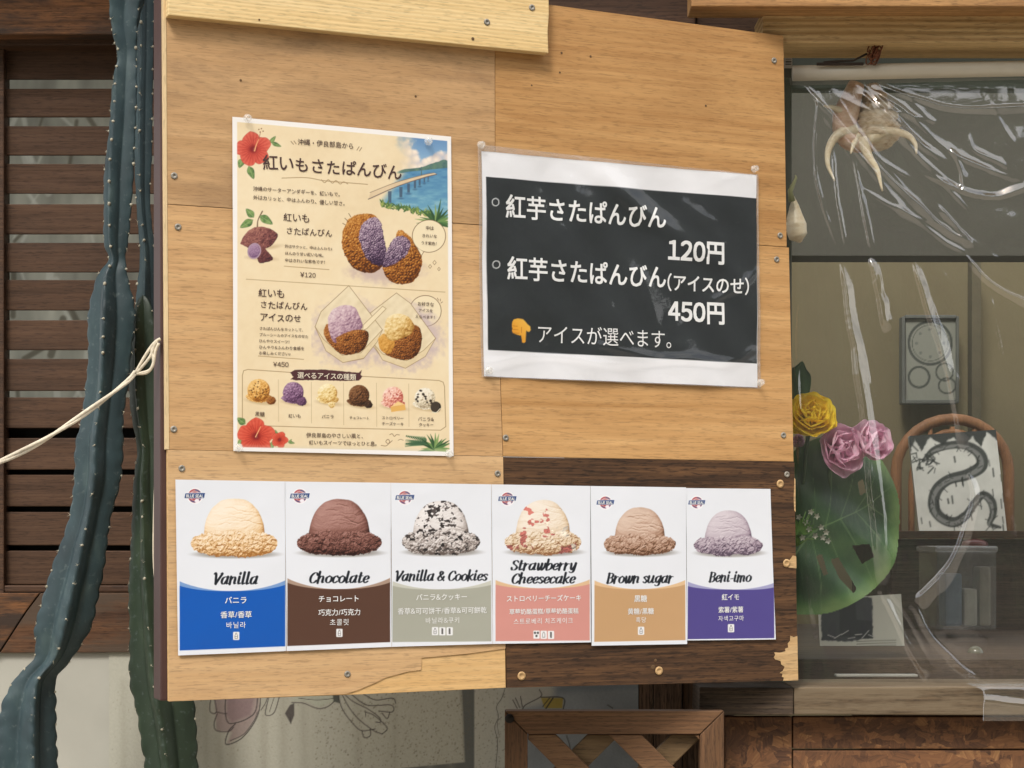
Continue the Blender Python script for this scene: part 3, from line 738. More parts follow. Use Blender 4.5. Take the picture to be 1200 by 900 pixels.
def blades(C, x, y, n, L, seed, a0=-170, a1=-10, w=2.4):
    r = random.Random(seed)
    for k in range(n):
        an = a0 + (a1 - a0) * (k + r.uniform(-.3, .3)) / (n - 1); l = L * r.uniform(.7, 1.05); c = r.choice([(64, 98, 58), (84, 122, 70), (112, 146, 84), (50, 82, 50), (138, 164, 100)])
        frond(C, x, y, an, l, w, c, r.uniform(1, 5))
def crust(C, pts, seed, cols, s=4.0, rag=1.2, smooth=4, relief=1.2, lump=1.0, fill=True):
    """a fried, crumbly or creamy mass painted with its own printed shading"""
    c = np.mean(np.array(pts, float), 0); rad = np.max(np.hypot(*(np.array(pts, float) - c).T))
    def cf(X, Y):
        d1, d2, ci = worley(X, Y, s, seed)
        h = np.sqrt(np.clip(1.05 - ((X - c[0]) ** 2 + (Y - c[1]) ** 2) / rad ** 2, .02, 2)) * rad
        h = h * .8 + lump * s * .45 * (d2 - d1) + relief * (fbm(X, Y, s * 1.4, seed) - .5) * s * .9
        sh = bump_shade(h, X, Y, .75)
        return cmap(.12 + .78 * np.clip(sh, 0, 1) + .3 * (ci - .5) * lump * .5 + .55 * (fbm(X, Y, s * .55, seed + 3, 2) - .5) - .35 * lump * sstep(.16, 0, d2 - d1), cols)
    C.poly(pts, cf, .5, smooth, rag=rag, seed=seed)
def circ(cx, cy, rx, ry=None, n=16, a=0):
    ry = ry or rx; c, s = math.cos(R(a)), math.sin(R(a)); o = []
    for t in np.linspace(0, 2 * math.pi, n + 1)[:-1]:
        u, v = rx * math.cos(t), ry * math.sin(t); o.append((cx + u * c - v * s, cy + u * s + v * c))
    return o

def paint_flyer(C):
    x, y = C.x, C.y
    C.rgb[:] = np.array((243, 239, 234)) / 255
    art = [(277.5, 143), (523.5, 165.5), (526.5, 529.5), (277.5, 524)]
    cream = lambda X, Y: cmap(.3 + .5 * fbm(X, Y, 60, 2) + .25 * (fbm(X, Y, 7, 8) - .5) - .3 * sstep(400, 540, Y) * .4, [(222, 198, 156), (236, 216, 178), (244, 230, 198)])
    C.poly(art, cream, .5)
    # sky and sea in the corner
    sl = C.sl(430, 150, 523.4, 275); X, Y = x[sl], y[sl]
    ins = 1 - sstep(-.4, .4, C.sdf(art, sl))
    hor = 203 - (X - 460) * .10
    edge = sstep(0, 30, X - 448 + 8 * (fbm(X, Y, 9, 3) - .5) + .15 * (Y - 180))
    up = sstep(0, 26, X - 462 + 22 * (fbm(X, Y, 12, 6) - .5) - .0 * Y)
    cl = fbm(X, Y, 19, 12, 5); bil = worley(X, Y, 10, 4)[0]
    cloud = sstep(.42, .6, cl + .28 * (.55 - bil) - .0 + .017 * (Y - 182)) 
    skyc = cmap((Y - 158) / 46, [(98, 138, 182), (128, 166, 200), (178, 202, 214)])
    cw = cmap(.2 + .9 * bil + .4 * (cl - .5), [(250, 244, 232), (244, 230, 212), (216, 206, 200), (186, 190, 200)])
    col = skyc * (1 - cloud[..., None]) + cw * cloud[..., None]
    C.put(sl, ins * up * sstep(1, -1, Y - hor), col)
    # far shore
    hill = sstep(0, 1.0, Y - (hor - 1 - 7 * sstep(488, 522, X) * (.6 + .5 * fbm(X, Y * 0, 7, 2)) - 2.5 * sstep(462, 474, X))) * sstep(.8, 0, Y - hor - 1)
    C.put(sl, ins * hill * sstep(462, 470, X), cmap(fbm(X, Y, 4, 3), [(62, 96, 100), (90, 122, 112), (110, 140, 112)]))
    low = 236 + (X - 440) * .26 + 3 * (fbm(X, Y, 8, 4) - .5)
    wav = fbm(X * .35, Y, 3.2, 21, 4)
    sea = cmap(.1 + .55 * wav + .45 * sstep(200, 248, Y) * .7, [(58, 108, 156), (84, 136, 174), (112, 164, 188), (170, 204, 206)])
    C.put(sl, ins * sstep(0, 1, Y - hor) * sstep(1.5, -1.5, Y - low) * sstep(0, 14, X - (468 - (Y - 200) * .75)), sea)
    # bridge
    for bx, by, h in [(456, 224.5, 13), (469, 219.5, 12), (478, 215.5, 10.5), (485.5, 212, 9), (491, 210, 7.5), (496.5, 208, 6), (501, 206.5, 4.5)]:
        C.poly([(bx - h * .16, by), (bx + h * .16, by), (bx + h * .14, by + h), (bx - h * .14, by + h)], (72, 92, 112), .5, a=.9)
        C.ell(bx, by + h + 1.5, h * .3, 1.2, (54, 82, 112), 0, .8, .5)
    C.poly([(431, 233.5), (433.5, 226), (464, 214), (495, 205.5), (508, 203), (511, 204.4), (495, 208.6), (464, 219), (436, 233.5)], lambda X, Y: cmap(fbm(X, Y, 8, 2), [(214, 188, 152), (228, 206, 170)]), .5)
    C.line([(431, 233.8), (464, 219.2), (495, 208.8), (511, 204.6)], .9, (104, 92, 88), .4); C.line([(433, 226), (464, 214), (495, 205.5), (508, 203)], .7, (138, 118, 98), .4)
    C.poly([(492.4, 206), (492.6, 196), (493.4, 196), (493.8, 206)], (86, 112, 116), .4)
    # beach and plants
    r = random.Random(5)
    for k in range(130):
        t = r.random(); bx = 446 + 60 * t; by = 240 + 13 * t + r.uniform(-3, 3); frond(C, bx, by, r.uniform(-150, -30), r.uniform(3, 7), 1.3, r.choice([(92, 122, 62), (122, 148, 76), (72, 104, 60), (160, 170, 92)]), 1)
    blades(C, 511, 262, 17, 30, 3, -205, 10, 2.6)
    # hibiscus, top left
    for q in [(284, 186, 280, 197, 4.4), (291, 195, 297, 210, 4.6), (316, 168, 322.5, 160, 2.6), (318, 167.5, 329, 172, 2.6)]: leaf(C, *q)
    hibiscus(C, 296.5, 175, 20, 0, -100)
    C.line([(298, 177), (300, 170), (303, 163)], [1.6, 1.3, .8], (236, 170, 120)); 
    for a, b in [(303, 152), (306, 151), (308, 154), (304.5, 155)]: C.ell(a, b, .7, .7, (120, 74, 46))
    C.line([(303, 163), (305, 155)], .5, (140, 84, 60))
    # purple sweet potato
    C.ell(306, 303, 15, 2.2, (190, 164, 126), 4, 2, .7); C.ell(318, 290, 10, 2, (190, 164, 126), -10, 2, .6)
    C.line([(301, 267), (302, 258), (307, 248)], [1.6, 1.2, 1.6], (120, 96, 74))
    leaf(C, 297, 255, 288, 245, 4.6); leaf(C, 296, 258, 281, 267, 5.0); leaf(C, 304, 253, 319, 263, 5.2)
    crust(C, [(281, 286), (285, 277), (293, 269), (303, 266), (315, 268), (325, 275), (322, 283), (315, 290), (303, 293), (291, 291)], 31, [(62, 32, 38), (112, 64, 62), (146, 92, 84), (178, 126, 108)], 3.0, .5, lump=.4)
    crust(C, [(298, 287), (306, 288), (313, 295), (319.5, 304), (310, 308), (302, 307)], 33, [(58, 30, 36), (104, 58, 58), (140, 86, 78)], 3.0, .5, lump=.4)
    C.ell(297.4, 294.5, 8, 9.6, (176, 150, 164), 15, .5); crust(C, circ(297.4, 294.5, 6.6, 8.2, 14, 15), 35, [(116, 84, 118), (150, 118, 146), (178, 148, 172)], 2.4, .4, lump=.4)
    # split fritter
    sl = C.sl(392, 290, 512, 345); X, Y = x[sl], y[sl]
    d = np.hypot((X - 452) / 56, (Y - 318) / 20); C.put(sl, sstep(1, .35, d + .5 * (fbm(X, Y, 6, 3) - .5)) * .55, (176, 150, 158))
    CR = [(74, 36, 14), (138, 78, 26), (182, 116, 46), (214, 158, 84)]; PU = [(44, 26, 50), (100, 76, 102), (156, 132, 150), (204, 186, 196)]
    crust(C, [(401, 272), (407, 258), (418, 252), (433, 251), (444, 258), (447, 272), (451, 290), (449, 308), (441, 318), (427, 320), (414, 314), (405, 302), (400, 288)], 41, CR, 3.4, 1.2, lump=1.2, relief=1.5)
    crust(C, [(422, 266), (430, 257), (440, 255), (446, 263), (449, 278), (452, 294), (449, 309), (440, 311), (429, 303), (423, 290), (420, 278)], 43, PU, 2.7, 1.2, lump=1.2, relief=1.2)
    crust(C, [(462, 283), (466, 270), (473, 272), (482, 280), (490, 292), (494, 306), (490, 322), (480, 332), (467, 333), (455, 328), (448, 316), (450, 306)], 45, CR, 3.4, 1.2, lump=1.2, relief=1.5)
    crust(C, [(452, 296), (458, 284), (466, 277), (475, 278), (481, 286), (477, 297), (468, 306), (456, 312), (448, 312)], 47, PU, 2.7, 1.2, lump=1.2, relief=1.2)
    ink = (116, 88, 62)
    for a in [((401, 262), (404.5, 264)), ((403.5, 256), (407.5, 260)), ((408, 250.5), (410.5, 254.5))]: C.line(a, .7, ink, .4, 0)
    def bubble(cx, cy, rr, tail): 
        C.poly(circ(cx, cy, rr, rr * .97, 26), (240, 224, 188), .5, 2); C.line(circ(cx, cy, rr, rr * .97, 26) + [circ(cx, cy, rr, rr * .97, 26)[0]], .7, ink, .4, 2); C.poly(tail, (240, 224, 188), .4); C.line(tail, .6, ink, .4, 0)
    bubble(502, 277, 19.5, [(488, 290.5), (493, 300), (496, 295.5)])
    bubble(498, 364.5, 18.6, [(485.5, 377), (489, 385.5), (494, 382.5)])
    for a, b, q in [(503.4, 312.5, 1.8), (508.6, 308, 2), (513.8, 315.5, 1.6)]: C.line([(a - q, b), (a, b - q * 1.3), (a + q, b), (a, b + q * 1.3), (a - q, b)], .45, ink, .35, 0)
    for a in [((512, 349.5), (513.5, 352)), ((515.5, 350.5), (515.5, 353)), ((518, 354), (516.2, 355.3))]: C.line(a, .6, ink, .4, 0)
    # rules and flourishes
    gold = (160, 132, 92)
    C.line([(330, 209), (358, 208.5), (378, 212), (400, 214), (430, 216.5)], .8, gold, .4); C.line([(376, 211), (380, 214.5), (384, 211), (389, 215), (393, 212), (398, 216), (402, 213.5), (407, 216)], .8, gold, .4)
    C.line([(332.5, 312.2), (385, 316.3)], .7, gold, .4, 0); C.line([(288, 327.5), (521, 342.5)], .7, (172, 146, 106), .4, 0); C.line([(302, 417.4), (355, 421.4)], .7, gold, .4, 0)
    for a in [((340.5, 166), (343.5, 169.5)), ((344, 165.5), (346.5, 169)), ((417.5, 176.5), (420, 172.5)), ((420.5, 177.5), (423, 173.5))]: C.line(a, .7, ink, .4, 0)
    # paper boats with ice cream
    sl = C.sl(365, 332, 525, 436); X, Y = x[sl], y[sl]
    d = np.minimum(np.hypot((X - 408) / 50, (Y - 390) / 46), np.hypot((X - 472) / 54, (Y - 396) / 44))
    C.put(sl, ins_mask(C, art, sl) * sstep(1.05, .6, d + .45 * (fbm(X, Y, 5, 3) - .5)) * .6, (182, 162, 176))
    def boat(outer, rim, wall):
        C.poly(outer, lambda X, Y: cmap(.4 + .6 * (fbm(X, Y, 9, 7) - .5) + .3 * np.sin((X + Y) * .5) * .2, [(214, 196, 158), (234, 218, 184), (244, 232, 204)]), .5); C.line(outer + [outer[0]], .6, (150, 122, 86), .4, 0)
        C.poly(wall, lambda X, Y: cmap(.5 + .5 * (fbm(X, Y, 6, 9) - .5), [(196, 174, 132), (226, 206, 166), (236, 220, 186)]), .5); C.line(wall + [wall[0]], .5, (146, 118, 82), .4, 0)
        for a, b in rim: C.line([a, b], .5, (170, 144, 106), .4, 0)
    def P3(X, Y): return (360 + X / 7.06, 330 + Y / 7.06)
    boat([P3(*p) for p in [(735, 95), (850, 180), (1060, 470), (960, 600), (810, 715), (620, 640), (530, 520), (520, 260)]], [], [P3(*p) for p in [(540, 510), (620, 600), (820, 655), (960, 570), (1060, 470), (975, 620), (810, 718), (620, 650)]])
    boat([P3(*p) for p in [(340, 35), (620, 400), (560, 490), (460, 640), (290, 670), (150, 570), (60, 375), (110, 250)]], [], [P3(*p) for p in [(60, 375), (130, 480), (285, 612), (440, 590), (618, 400), (575, 500), (465, 635), (290, 672), (150, 575)]])
    FR = [(58, 28, 12), (118, 66, 26), (162, 98, 44), (196, 138, 74)]
    crust(C, [P3(*p) for p in [(130, 400), (170, 350), (300, 400), (470, 400), (505, 450), (480, 540), (420, 590), (290, 605), (200, 540), (140, 460)]], 51, FR, 3.0, .8, lump=1.0)
    PK = [(120, 84, 108), (168, 134, 148), (204, 174, 182), (226, 206, 206)]
    crust(C, [P3(*p) for p in [(165, 300), (210, 230), (300, 195), (390, 215), (430, 290), (455, 380), (380, 420), (300, 450), (230, 510), (190, 460), (170, 380)]], 53, PK, 4.2, .5, lump=.5, relief=.9)
    crust(C, [P3(*p) for p in [(230, 470), (300, 430), (400, 400), (490, 420), (495, 500), (440, 560), (300, 590), (250, 540)]], 55, FR, 2.6, .8, lump=1.2)
    crust(C, [P3(*p) for p in [(590, 480), (640, 430), (850, 360), (930, 390), (945, 500), (910, 600), (830, 650), (700, 630), (610, 570)]], 57, FR, 2.6, .8, lump=1.0)
    VA = [(150, 104, 40), (206, 164, 92), (234, 206, 146), (246, 230, 188)]
    crust(C, [P3(*p) for p in [(580, 470), (640, 430), (720, 500), (700, 570), (660, 600), (600, 560)]], 59, [(160, 104, 36), (208, 150, 66), (228, 182, 104)], 4, .4, lump=.3)
    crust(C, [P3(*p) for p in [(635, 380), (660, 300), (740, 265), (830, 290), (880, 360), (860, 430), (780, 470), (690, 490), (640, 440)]], 61, VA, 5, .4, lump=.35, relief=.9)
    C.poly([P3(*p) for p in [(460, 360), (620, 205), (650, 225), (490, 390), (455, 405)]], (238, 222, 186), .4); C.line([P3(*p) for p in [(460, 360), (620, 205), (650, 225), (490, 390), (455, 405), (460, 360)]], .5, (150, 120, 84), .4, 0)
    # framed row of six flavours
    br = (150, 122, 84)
    fr = [(286, 436), (290, 433), (340, 436.5), (516, 446), (520.5, 449), (521.5, 497), (518, 503.6), (320, 498.2)]
    C.line([(283.5, 490), (283.5, 440), (285, 434.5), (290, 433.2), (345, 437)], .7, br, .4, 1); C.line([(420, 441), (514, 446), (519, 448), (520.5, 453), (522, 500), (516, 504.2), (400, 502), (313, 499.3)], .7, br, .4, 1)
    for xx, ya, yb in [(325.5, 445, 494), (364, 448, 496), (401.8, 449, 498), (440.5, 449, 500), (478.5, 450, 500)]: C.line([(xx, ya), (xx + .3, yb)], .45, (186, 162, 122), .4, 0)
    def mini(cx, cy, r, cols, seed, spots=None, lx=None, lcols=None, lump=.5):
        C.ell(cx + 2, cy + r * 1.02, r * 1.25, r * .25, (190, 164, 122), 8, 1.5, .6)
        crust(C, [(cx - r * 1.2, cy + r * .55), (cx - r * .8, cy + r * .3), (cx + r * .9, cy + r * .4), (cx + r * 1.1, cy + r * .8), (cx + .3 * r, cy + r * 1.1), (cx - r * .7, cy + r * .95)], seed + 1, cols, 2.2, .8, lump=1.2)
        crust(C, circ(cx, cy, r, r), seed, cols, 3.2, .4, lump=lump)
        if spots:
            q = random.Random(seed)
            for k in range(spots[0]):
                a, b = q.uniform(0, 6.28), r * .86 * math.sqrt(q.random()); C.ell(cx + math.cos(a) * b, cy + math.sin(a) * b, spots[2] * q.uniform(.6, 1.2), spots[2] * q.uniform(.5, 1), spots[1], q.uniform(0, 180), .35, .9)
        if lx: crust(C, circ(cx + lx[0], cy + lx[1], lx[2], lx[2] * .85, 12), seed + 2, lcols or cols, 2.0, .9, lump=1.2)
    mini(302.5, 457.5, 13.2, [(140, 82, 24), (206, 146, 66), (232, 184, 108), (244, 212, 150)], 71, (34, (92, 54, 22), .9), (14.5, 12, 5.6), [(96, 50, 18), (150, 90, 40), (186, 128, 66)])
    mini(343, 460, 12.2, [(74, 44, 72), (120, 84, 116), (154, 118, 148), (186, 156, 178)], 74, None, (10, 11, 5.8), [(60, 36, 60), (104, 70, 100), (140, 104, 134)], 1.1)
    mini(383, 461, 11.4, [(176, 128, 54), (224, 190, 118), (242, 222, 168), (248, 238, 206)], 77, None, (5, 13.5, 4.2), None, .35)
    mini(420, 463.4, 12.2, [(40, 24, 12), (88, 54, 30), (122, 80, 48), (150, 108, 72)], 80, None, (11, 11, 5), [(30, 20, 14), (66, 44, 32), (96, 68, 48)], .8)
    mini(460, 465.4, 12.2, [(172, 74, 62), (222, 146, 126), (240, 194, 176), (248, 222, 208)], 83, (16, (176, 70, 64), 1.0), None, None, .6)
    C.poly([(457, 477), (474, 474), (475, 480.5), (458, 483)], (226, 176, 96), .4); C.poly([(457, 477), (466, 470.5), (474, 474)], (240, 206, 140), .4)
    mini(497.5, 466.6, 12.2, [(150, 132, 104), (214, 200, 172), (238, 228, 206), (246, 240, 226)], 86, (11, (44, 34, 26), 1.7), None, None, .4)
    C.ell(510.6, 477.4, 5.6, 6.4, (40, 34, 28), 30, .5); C.ell(509.4, 476.4, 5, 6, (66, 56, 46), 30, .5); C.line([(506.5, 483), (511, 483.4), (515.4, 479)], 1.1, (226, 214, 190), .4)
    # banner
    C.poly([(339.5, 437), (345, 433.6), (380, 433.4), (420, 437), (423.5, 433.5), (422, 439), (424, 441.5), (420, 446), (400, 446.6), (370, 445.6), (345, 446), (340, 444.6), (343, 442)], (82, 48, 50), .4, 0, rag=.5)
    # bottom flowers and ferns
    for q in [(287, 497, 277.5, 490, 4.6), (318, 518, 318, 527, 3), (284, 515, 278, 521, 3), (325, 512, 322, 504, 1.8), (337, 518, 344.5, 519.5, 1.8), (338, 519, 341, 515, 1.4)]: leaf(C, *q)
    hibiscus(C, 299.5, 511.5, 21, 3, -90, ((146, 36, 28), (208, 78, 58), (230, 112, 88))); hibiscus(C, 327, 515.5, 9.4, 7, -70, ((146, 36, 28), (208, 78, 58), (230, 112, 88)))
    C.line([(299, 512), (302, 506), (305, 500)], [1.2, 1, .7], (240, 184, 130))
    for k in range(9): frond(C, 500, 520 + k % 2, -168 - k * 2.5 + 4 * (k % 3), 26, 1.6, [(66, 100, 70), (90, 126, 88)][k % 2], 2)
    for a0 in (-172, -196):
        for t in np.linspace(.15, 1, 12):
            bx, by = 503 - 27 * t, 518 + (4 if a0 < -180 else -5) * t - 2; frond(C, bx, by, -120, 4.6 * (1.2 - t), 1.1, (84, 118, 80), .5); frond(C, bx, by, 140, 4.6 * (1.2 - t), 1.1, (62, 94, 66), .5)
    blades(C, 510, 527, 15, 23, 8, -180, 0, 2.6)
    # little birds and swirl
    C.line([(456, 509.5), (459, 508.5), (461.5, 511.5), (464, 509.5), (467.5, 509.8)], .6, ink, .4); C.line([(466, 516), (469, 515), (472, 516)], .5, ink, .4)
    C.line([(446, 522), (452, 522.5), (456, 518), (454, 515), (451.5, 517.5), (454.5, 520), (459, 516.5)], .6, ink, .4)
    sl = C.sl(276, 515, 528, 532); C.put(sl, ins_mask(C, art, sl) * sstep(519, 527, y[sl] - (x[sl] - 277) * .02) * .5, (206, 204, 190))
    # clean paper border again
    m = 1 - ins_mask(C, art, (slice(None), slice(None))); C.put((slice(None), slice(None)), m, (243, 239, 234))
def ins_mask(C, art, sl): return 1 - sstep(-.5, .5, C.sdf(art, sl))

fl = empty('flyer', BP(400, 529, .002), 'cream illustrated flyer with red hibiscus and fritter drawings, pinned on the board', 'flyer', rz=TH)
def fl_h(q, z):
    qq, zz = q - .1, z - 1.5
    return .0016 + .0010 * np.sin(qq * 16 + zz * 5) * np.sin(zz * 9 + 1)
painted('sheet', BOARD, FQ, .55, paint_flyer, printed('flyer_print', .42, .12, .4), (243, 239, 234), .0006, fl_h, fl)
LT = Letters(BOARD, .0012, fl_h)
H = .6
LT.put('紅いもさたぱんびん', 307, 190.2, 470, off=.014, jit=1)
LT.put('紅いも', 331, 254.6, 363, off=.008, jit=1); LT.put('さたぱんびん', 334, 270.5, 389, off=.008, jit=1)
LT.put('紅いも', 301.5, 343.2, 333.5, off=.01, jit=1); LT.put('さたぱんびん', 303.5, 357, 360, off=.01, jit=1); LT.put('アイスのせ', 303.5, 371.8, 352.5, off=.01, jit=1)
LT.put('沖縄・伊良部島から', 348, 166.6, 414, off=.006, jit=.8, asp=1.0)
LT.build('title_lettering', INK, fl)
LS = Letters(BOARD, .0012, fl_h)
for s, a, b, c in [('沖縄のサーターアンダギーを、紅いもで。', 296, 221.2, 401), ('外はカリッと、中はふんわり、優しい甘さ。', 296, 231.6, 406.5), ('外はサクッと、中はふんわり♪', 333, 288.8, 391), ('ほんのり甘い紅いも味。', 333, 297, 381), ('中はきれいな紫色です！', 333, 305, 383), ('¥120', 351, 322, 369.5),
                   ('中は', 498, 267.4, 507.5), ('きれいな', 493.5, 276.2, 511.5), ('うす紫色！', 492.5, 284.8, 513.5), ('さたぱんびんをカットして、', 303, 385, 357), ('ブルーシールのアイスをのせた', 303, 392.4, 360.5), ('ひんやりスイーツ！', 302.5, 399.6, 341), ('ひんやり&ふんわり食感を', 302.5, 406.8, 356), ('お楽しみください♪', 302.5, 413.8, 342), ('¥450', 319, 427, 337.5),
                   ('お好きな', 488.5, 356, 508), ('アイスを', 489.5, 363.6, 507), ('えらべます！', 486, 371, 511.5), ('黒糖', 298, 485.2, 309.5), ('紅いも', 337, 487.4, 352), ('バニラ', 376, 488.2, 390.5), ('チョコレート', 408.5, 489.6, 432), ('ストロベリー', 446.5, 489.6, 472.5), ('チーズケーキ', 446.5, 496.6, 472.5), ('バニラ&', 489, 491, 508), ('クッキー', 490, 497.6, 507.5), ('伊良部島のやさしい風と、', 358, 510, 428), ('紅いもスイーツでほっとひと息。', 361, 518.6, 444)]:
    LS.put(s, a, b, c, off=.008 if '¥' not in s else .012, jit=.8)
LS.build('small_lettering', INKL if False else plain('warm_brown_ink', lc(92, 68, 56), .5, .05, 20, 0), fl)
LB = Letters(BOARD, .0012, fl_h); LB.put('選べるアイスの種類', 347.5, 439.8, 416.5, off=.012, jit=.6); LB.build('banner_lettering', INKC, fl)

# ---------------------------------------------------------------- price sign
SQ = [(562.5, 178), (884.5, 206), (887, 454), (566, 441)]
def paint_sign(C):
    C.rgb[:] = np.array((236, 236, 238)) / 255
    C.poly([(567.8, 207.8), (885.2, 233), (886.2, 426.2), (571, 410.4)], (44, 48, 50), .4)
    # pointing hand
    def E(X, Y): return (550 + X / 3, 160 + Y / 3)
    hand = [E(*p) for p in [(147, 652), (152, 644), (165, 641), (184, 643), (192, 650), (200, 660), (210, 668), (213, 681), (207, 688), (200, 686), (196, 682), (195, 722), (189, 727), (182, 724), (179, 700), (172, 700), (160, 696), (150, 692), (146, 684), (148, 676), (145, 668)]]
    C.poly(hand, lambda X, Y: cmap(.5 + (X - 605) * .02 - (Y - 385) * .02 + .1 * fbm(X, Y, 4, 1), [(214, 138, 34), (236, 168, 52), (248, 196, 84)]), .4)
    for a in [((147, 666), (165, 668)), ((147, 679), (167, 681)), ((151, 691), (170, 693)), ((180, 690), (180, 672))]: C.line([E(*a[0]), E(*a[1])], .7, (186, 112, 26), .35, 0, .8)
    for c in [(80 + 7, 233), (92, 451)]:
        cx, cy = E(*c); o = circ(cx, cy, 4.1, 4.3, 20); C.line(o + [o[0]], 1.0, (226, 228, 228), .35, 2)
sg = empty('price_sign', BP(725, 445, .003), 'laminated black sign with white prices 120円 and 450円, pinned on the board', 'sign', rz=TH)
def sg_h(q, z):
    s, t = (q - .47) / .2, (z - 1.70) / .15
    h = .0014 * np.sin(3.1 * s + 2.0 * t + .4) + .0009 * np.sin(7.3 * s - 4.1 * t) + .0005 * np.sin(15 * s + 9 * t)
    h = h + .0010 * (fbm((q + 3) * 1000, z * 1000, 46, 77, 3) - .5) * 2
    h = h + .0030 * np.exp(-(((s - .86) * .8 + (t - .78)) / .12) ** 2) * sstep(.3, .9, s) * sstep(0, .6, t)
    return .0026 + h
def film_w(q, z):
    """slack wrinkles of the film where it is not stuck down"""
    X, Y = BOARD.px(q, z); h = 0
    for pts, w, a in [([(566, 426), (640, 418), (720, 428), (800, 420), (846, 426)], 5, .9), ([(700, 405), (760, 418), (850, 424), (880, 410)], 5, .8), ([(836, 352), (868, 334), (884, 318)], 5, .9), ([(846, 205), (866, 200), (880, 214), (884, 240)], 6, 1.3), ([(716, 330), (712, 370), (716, 400)], 6, .5), ([(752, 330), (768, 380), (776, 420)], 7, .5), ([(800, 240), (840, 262), (884, 250)], 9, .6), ([(640, 400), (600, 420), (572, 430)], 6, .6), ([(700, 300), (740, 320), (760, 290)], 8, .4)]:
        p = [tuple(k) for k in crom(pts, 5)]; d = np.full(X.shape, 1e9)
        for (ax, ay), (bx, by) in zip(p[:-1], p[1:]):
            ex, ey = bx - ax, by - ay; t = np.clip(((X - ax) * ex + (Y - ay) * ey) / (ex * ex + ey * ey + 1e-9), 0, 1); d = np.minimum(d, np.hypot(X - ax - t * ex, Y - ay - t * ey))
        h = h + a * .0021 * np.exp(-np.abs(d / w) ** 1.4)
    return h + .0005 * (fbm(X, Y, 24, 5, 3) - .3)
painted('sheet', BOARD, SQ, .8, paint_sign, printed('sign_print', .5, 0, .3), (236, 236, 238), .0010, sg_h, sg)
LT = Letters(BOARD, .0016, sg_h)
LT.put('紅芋さたぱんびん', 590.5, 242.5, 779.5, off=.024, asp=1.12); LT.put('紅芋さたぱんびん', 592.5, 314.8, 780, off=.024, asp=1.12)
LT.put('(アイスのせ)', 780.5, 331, 876.5, off=.022, asp=1.12)
LT.put('120円', 781, 293, 848.5, off=.044, asp=1.1); LT.put('450円', 781.5, 364.2, 849, off=.044, asp=1.1)
LT.put('アイスが選べます。', 627, 391.6, 797, off=-.004, asp=1.12)
LT.build('lettering', INKW, sg)
q, z, u, v = sheet_grid(BOARD, [(558, 170), (886, 205.5), (890.5, 455.5), (563, 442)], 2.0)
me = grid_mesh('laminate_film', BOARD.warr(q, z, (.0022 + sg_h(q, z) + film_w(q, z))))
link('laminate_film', me, film('clear_laminate', .95, .006, .03), sg)

# the welded rim of the film, outside the paper
FO, FI = [(558, 170), (886, 205.5), (890.5, 455.5), (563, 442)], [(562.7, 178.2), (884.3, 206.2), (886.8, 453.8), (566.2, 440.8)]
RIM = film('laminate_rim', 1.6, .20, .12, (.95, .95, .94, 1))
m = bpy.data.meshes.new('film_rim'); vv_, ff_ = [], []
for k in range(4):
    for t0 in range(24):
        b = len(vv_)
        for (a_, c_), tt in (((FO, FO), t0 / 24), ((FO, FO), (t0 + 1) / 24), ((FI, FI), (t0 + 1) / 24), ((FI, FI), t0 / 24)):
            p_ = a_[k]; q_ = a_[(k + 1) % 4]; x_, y_ = p_[0] + (q_[0] - p_[0]) * tt, p_[1] + (q_[1] - p_[1]) * tt; s_, z_ = map(float, BOARD.sz(x_, y_))
            vv_.append(tuple(BOARD.w(s_, z_, .0018 + float(sg_h(np.array([[s_]]), np.array([[z_]]))[0, 0]))))
        ff_.append((b, b + 1, b + 2, b + 3))
m.from_pydata(vv_, [], ff_); m.update(); link('film_rim', m, RIM, sg)

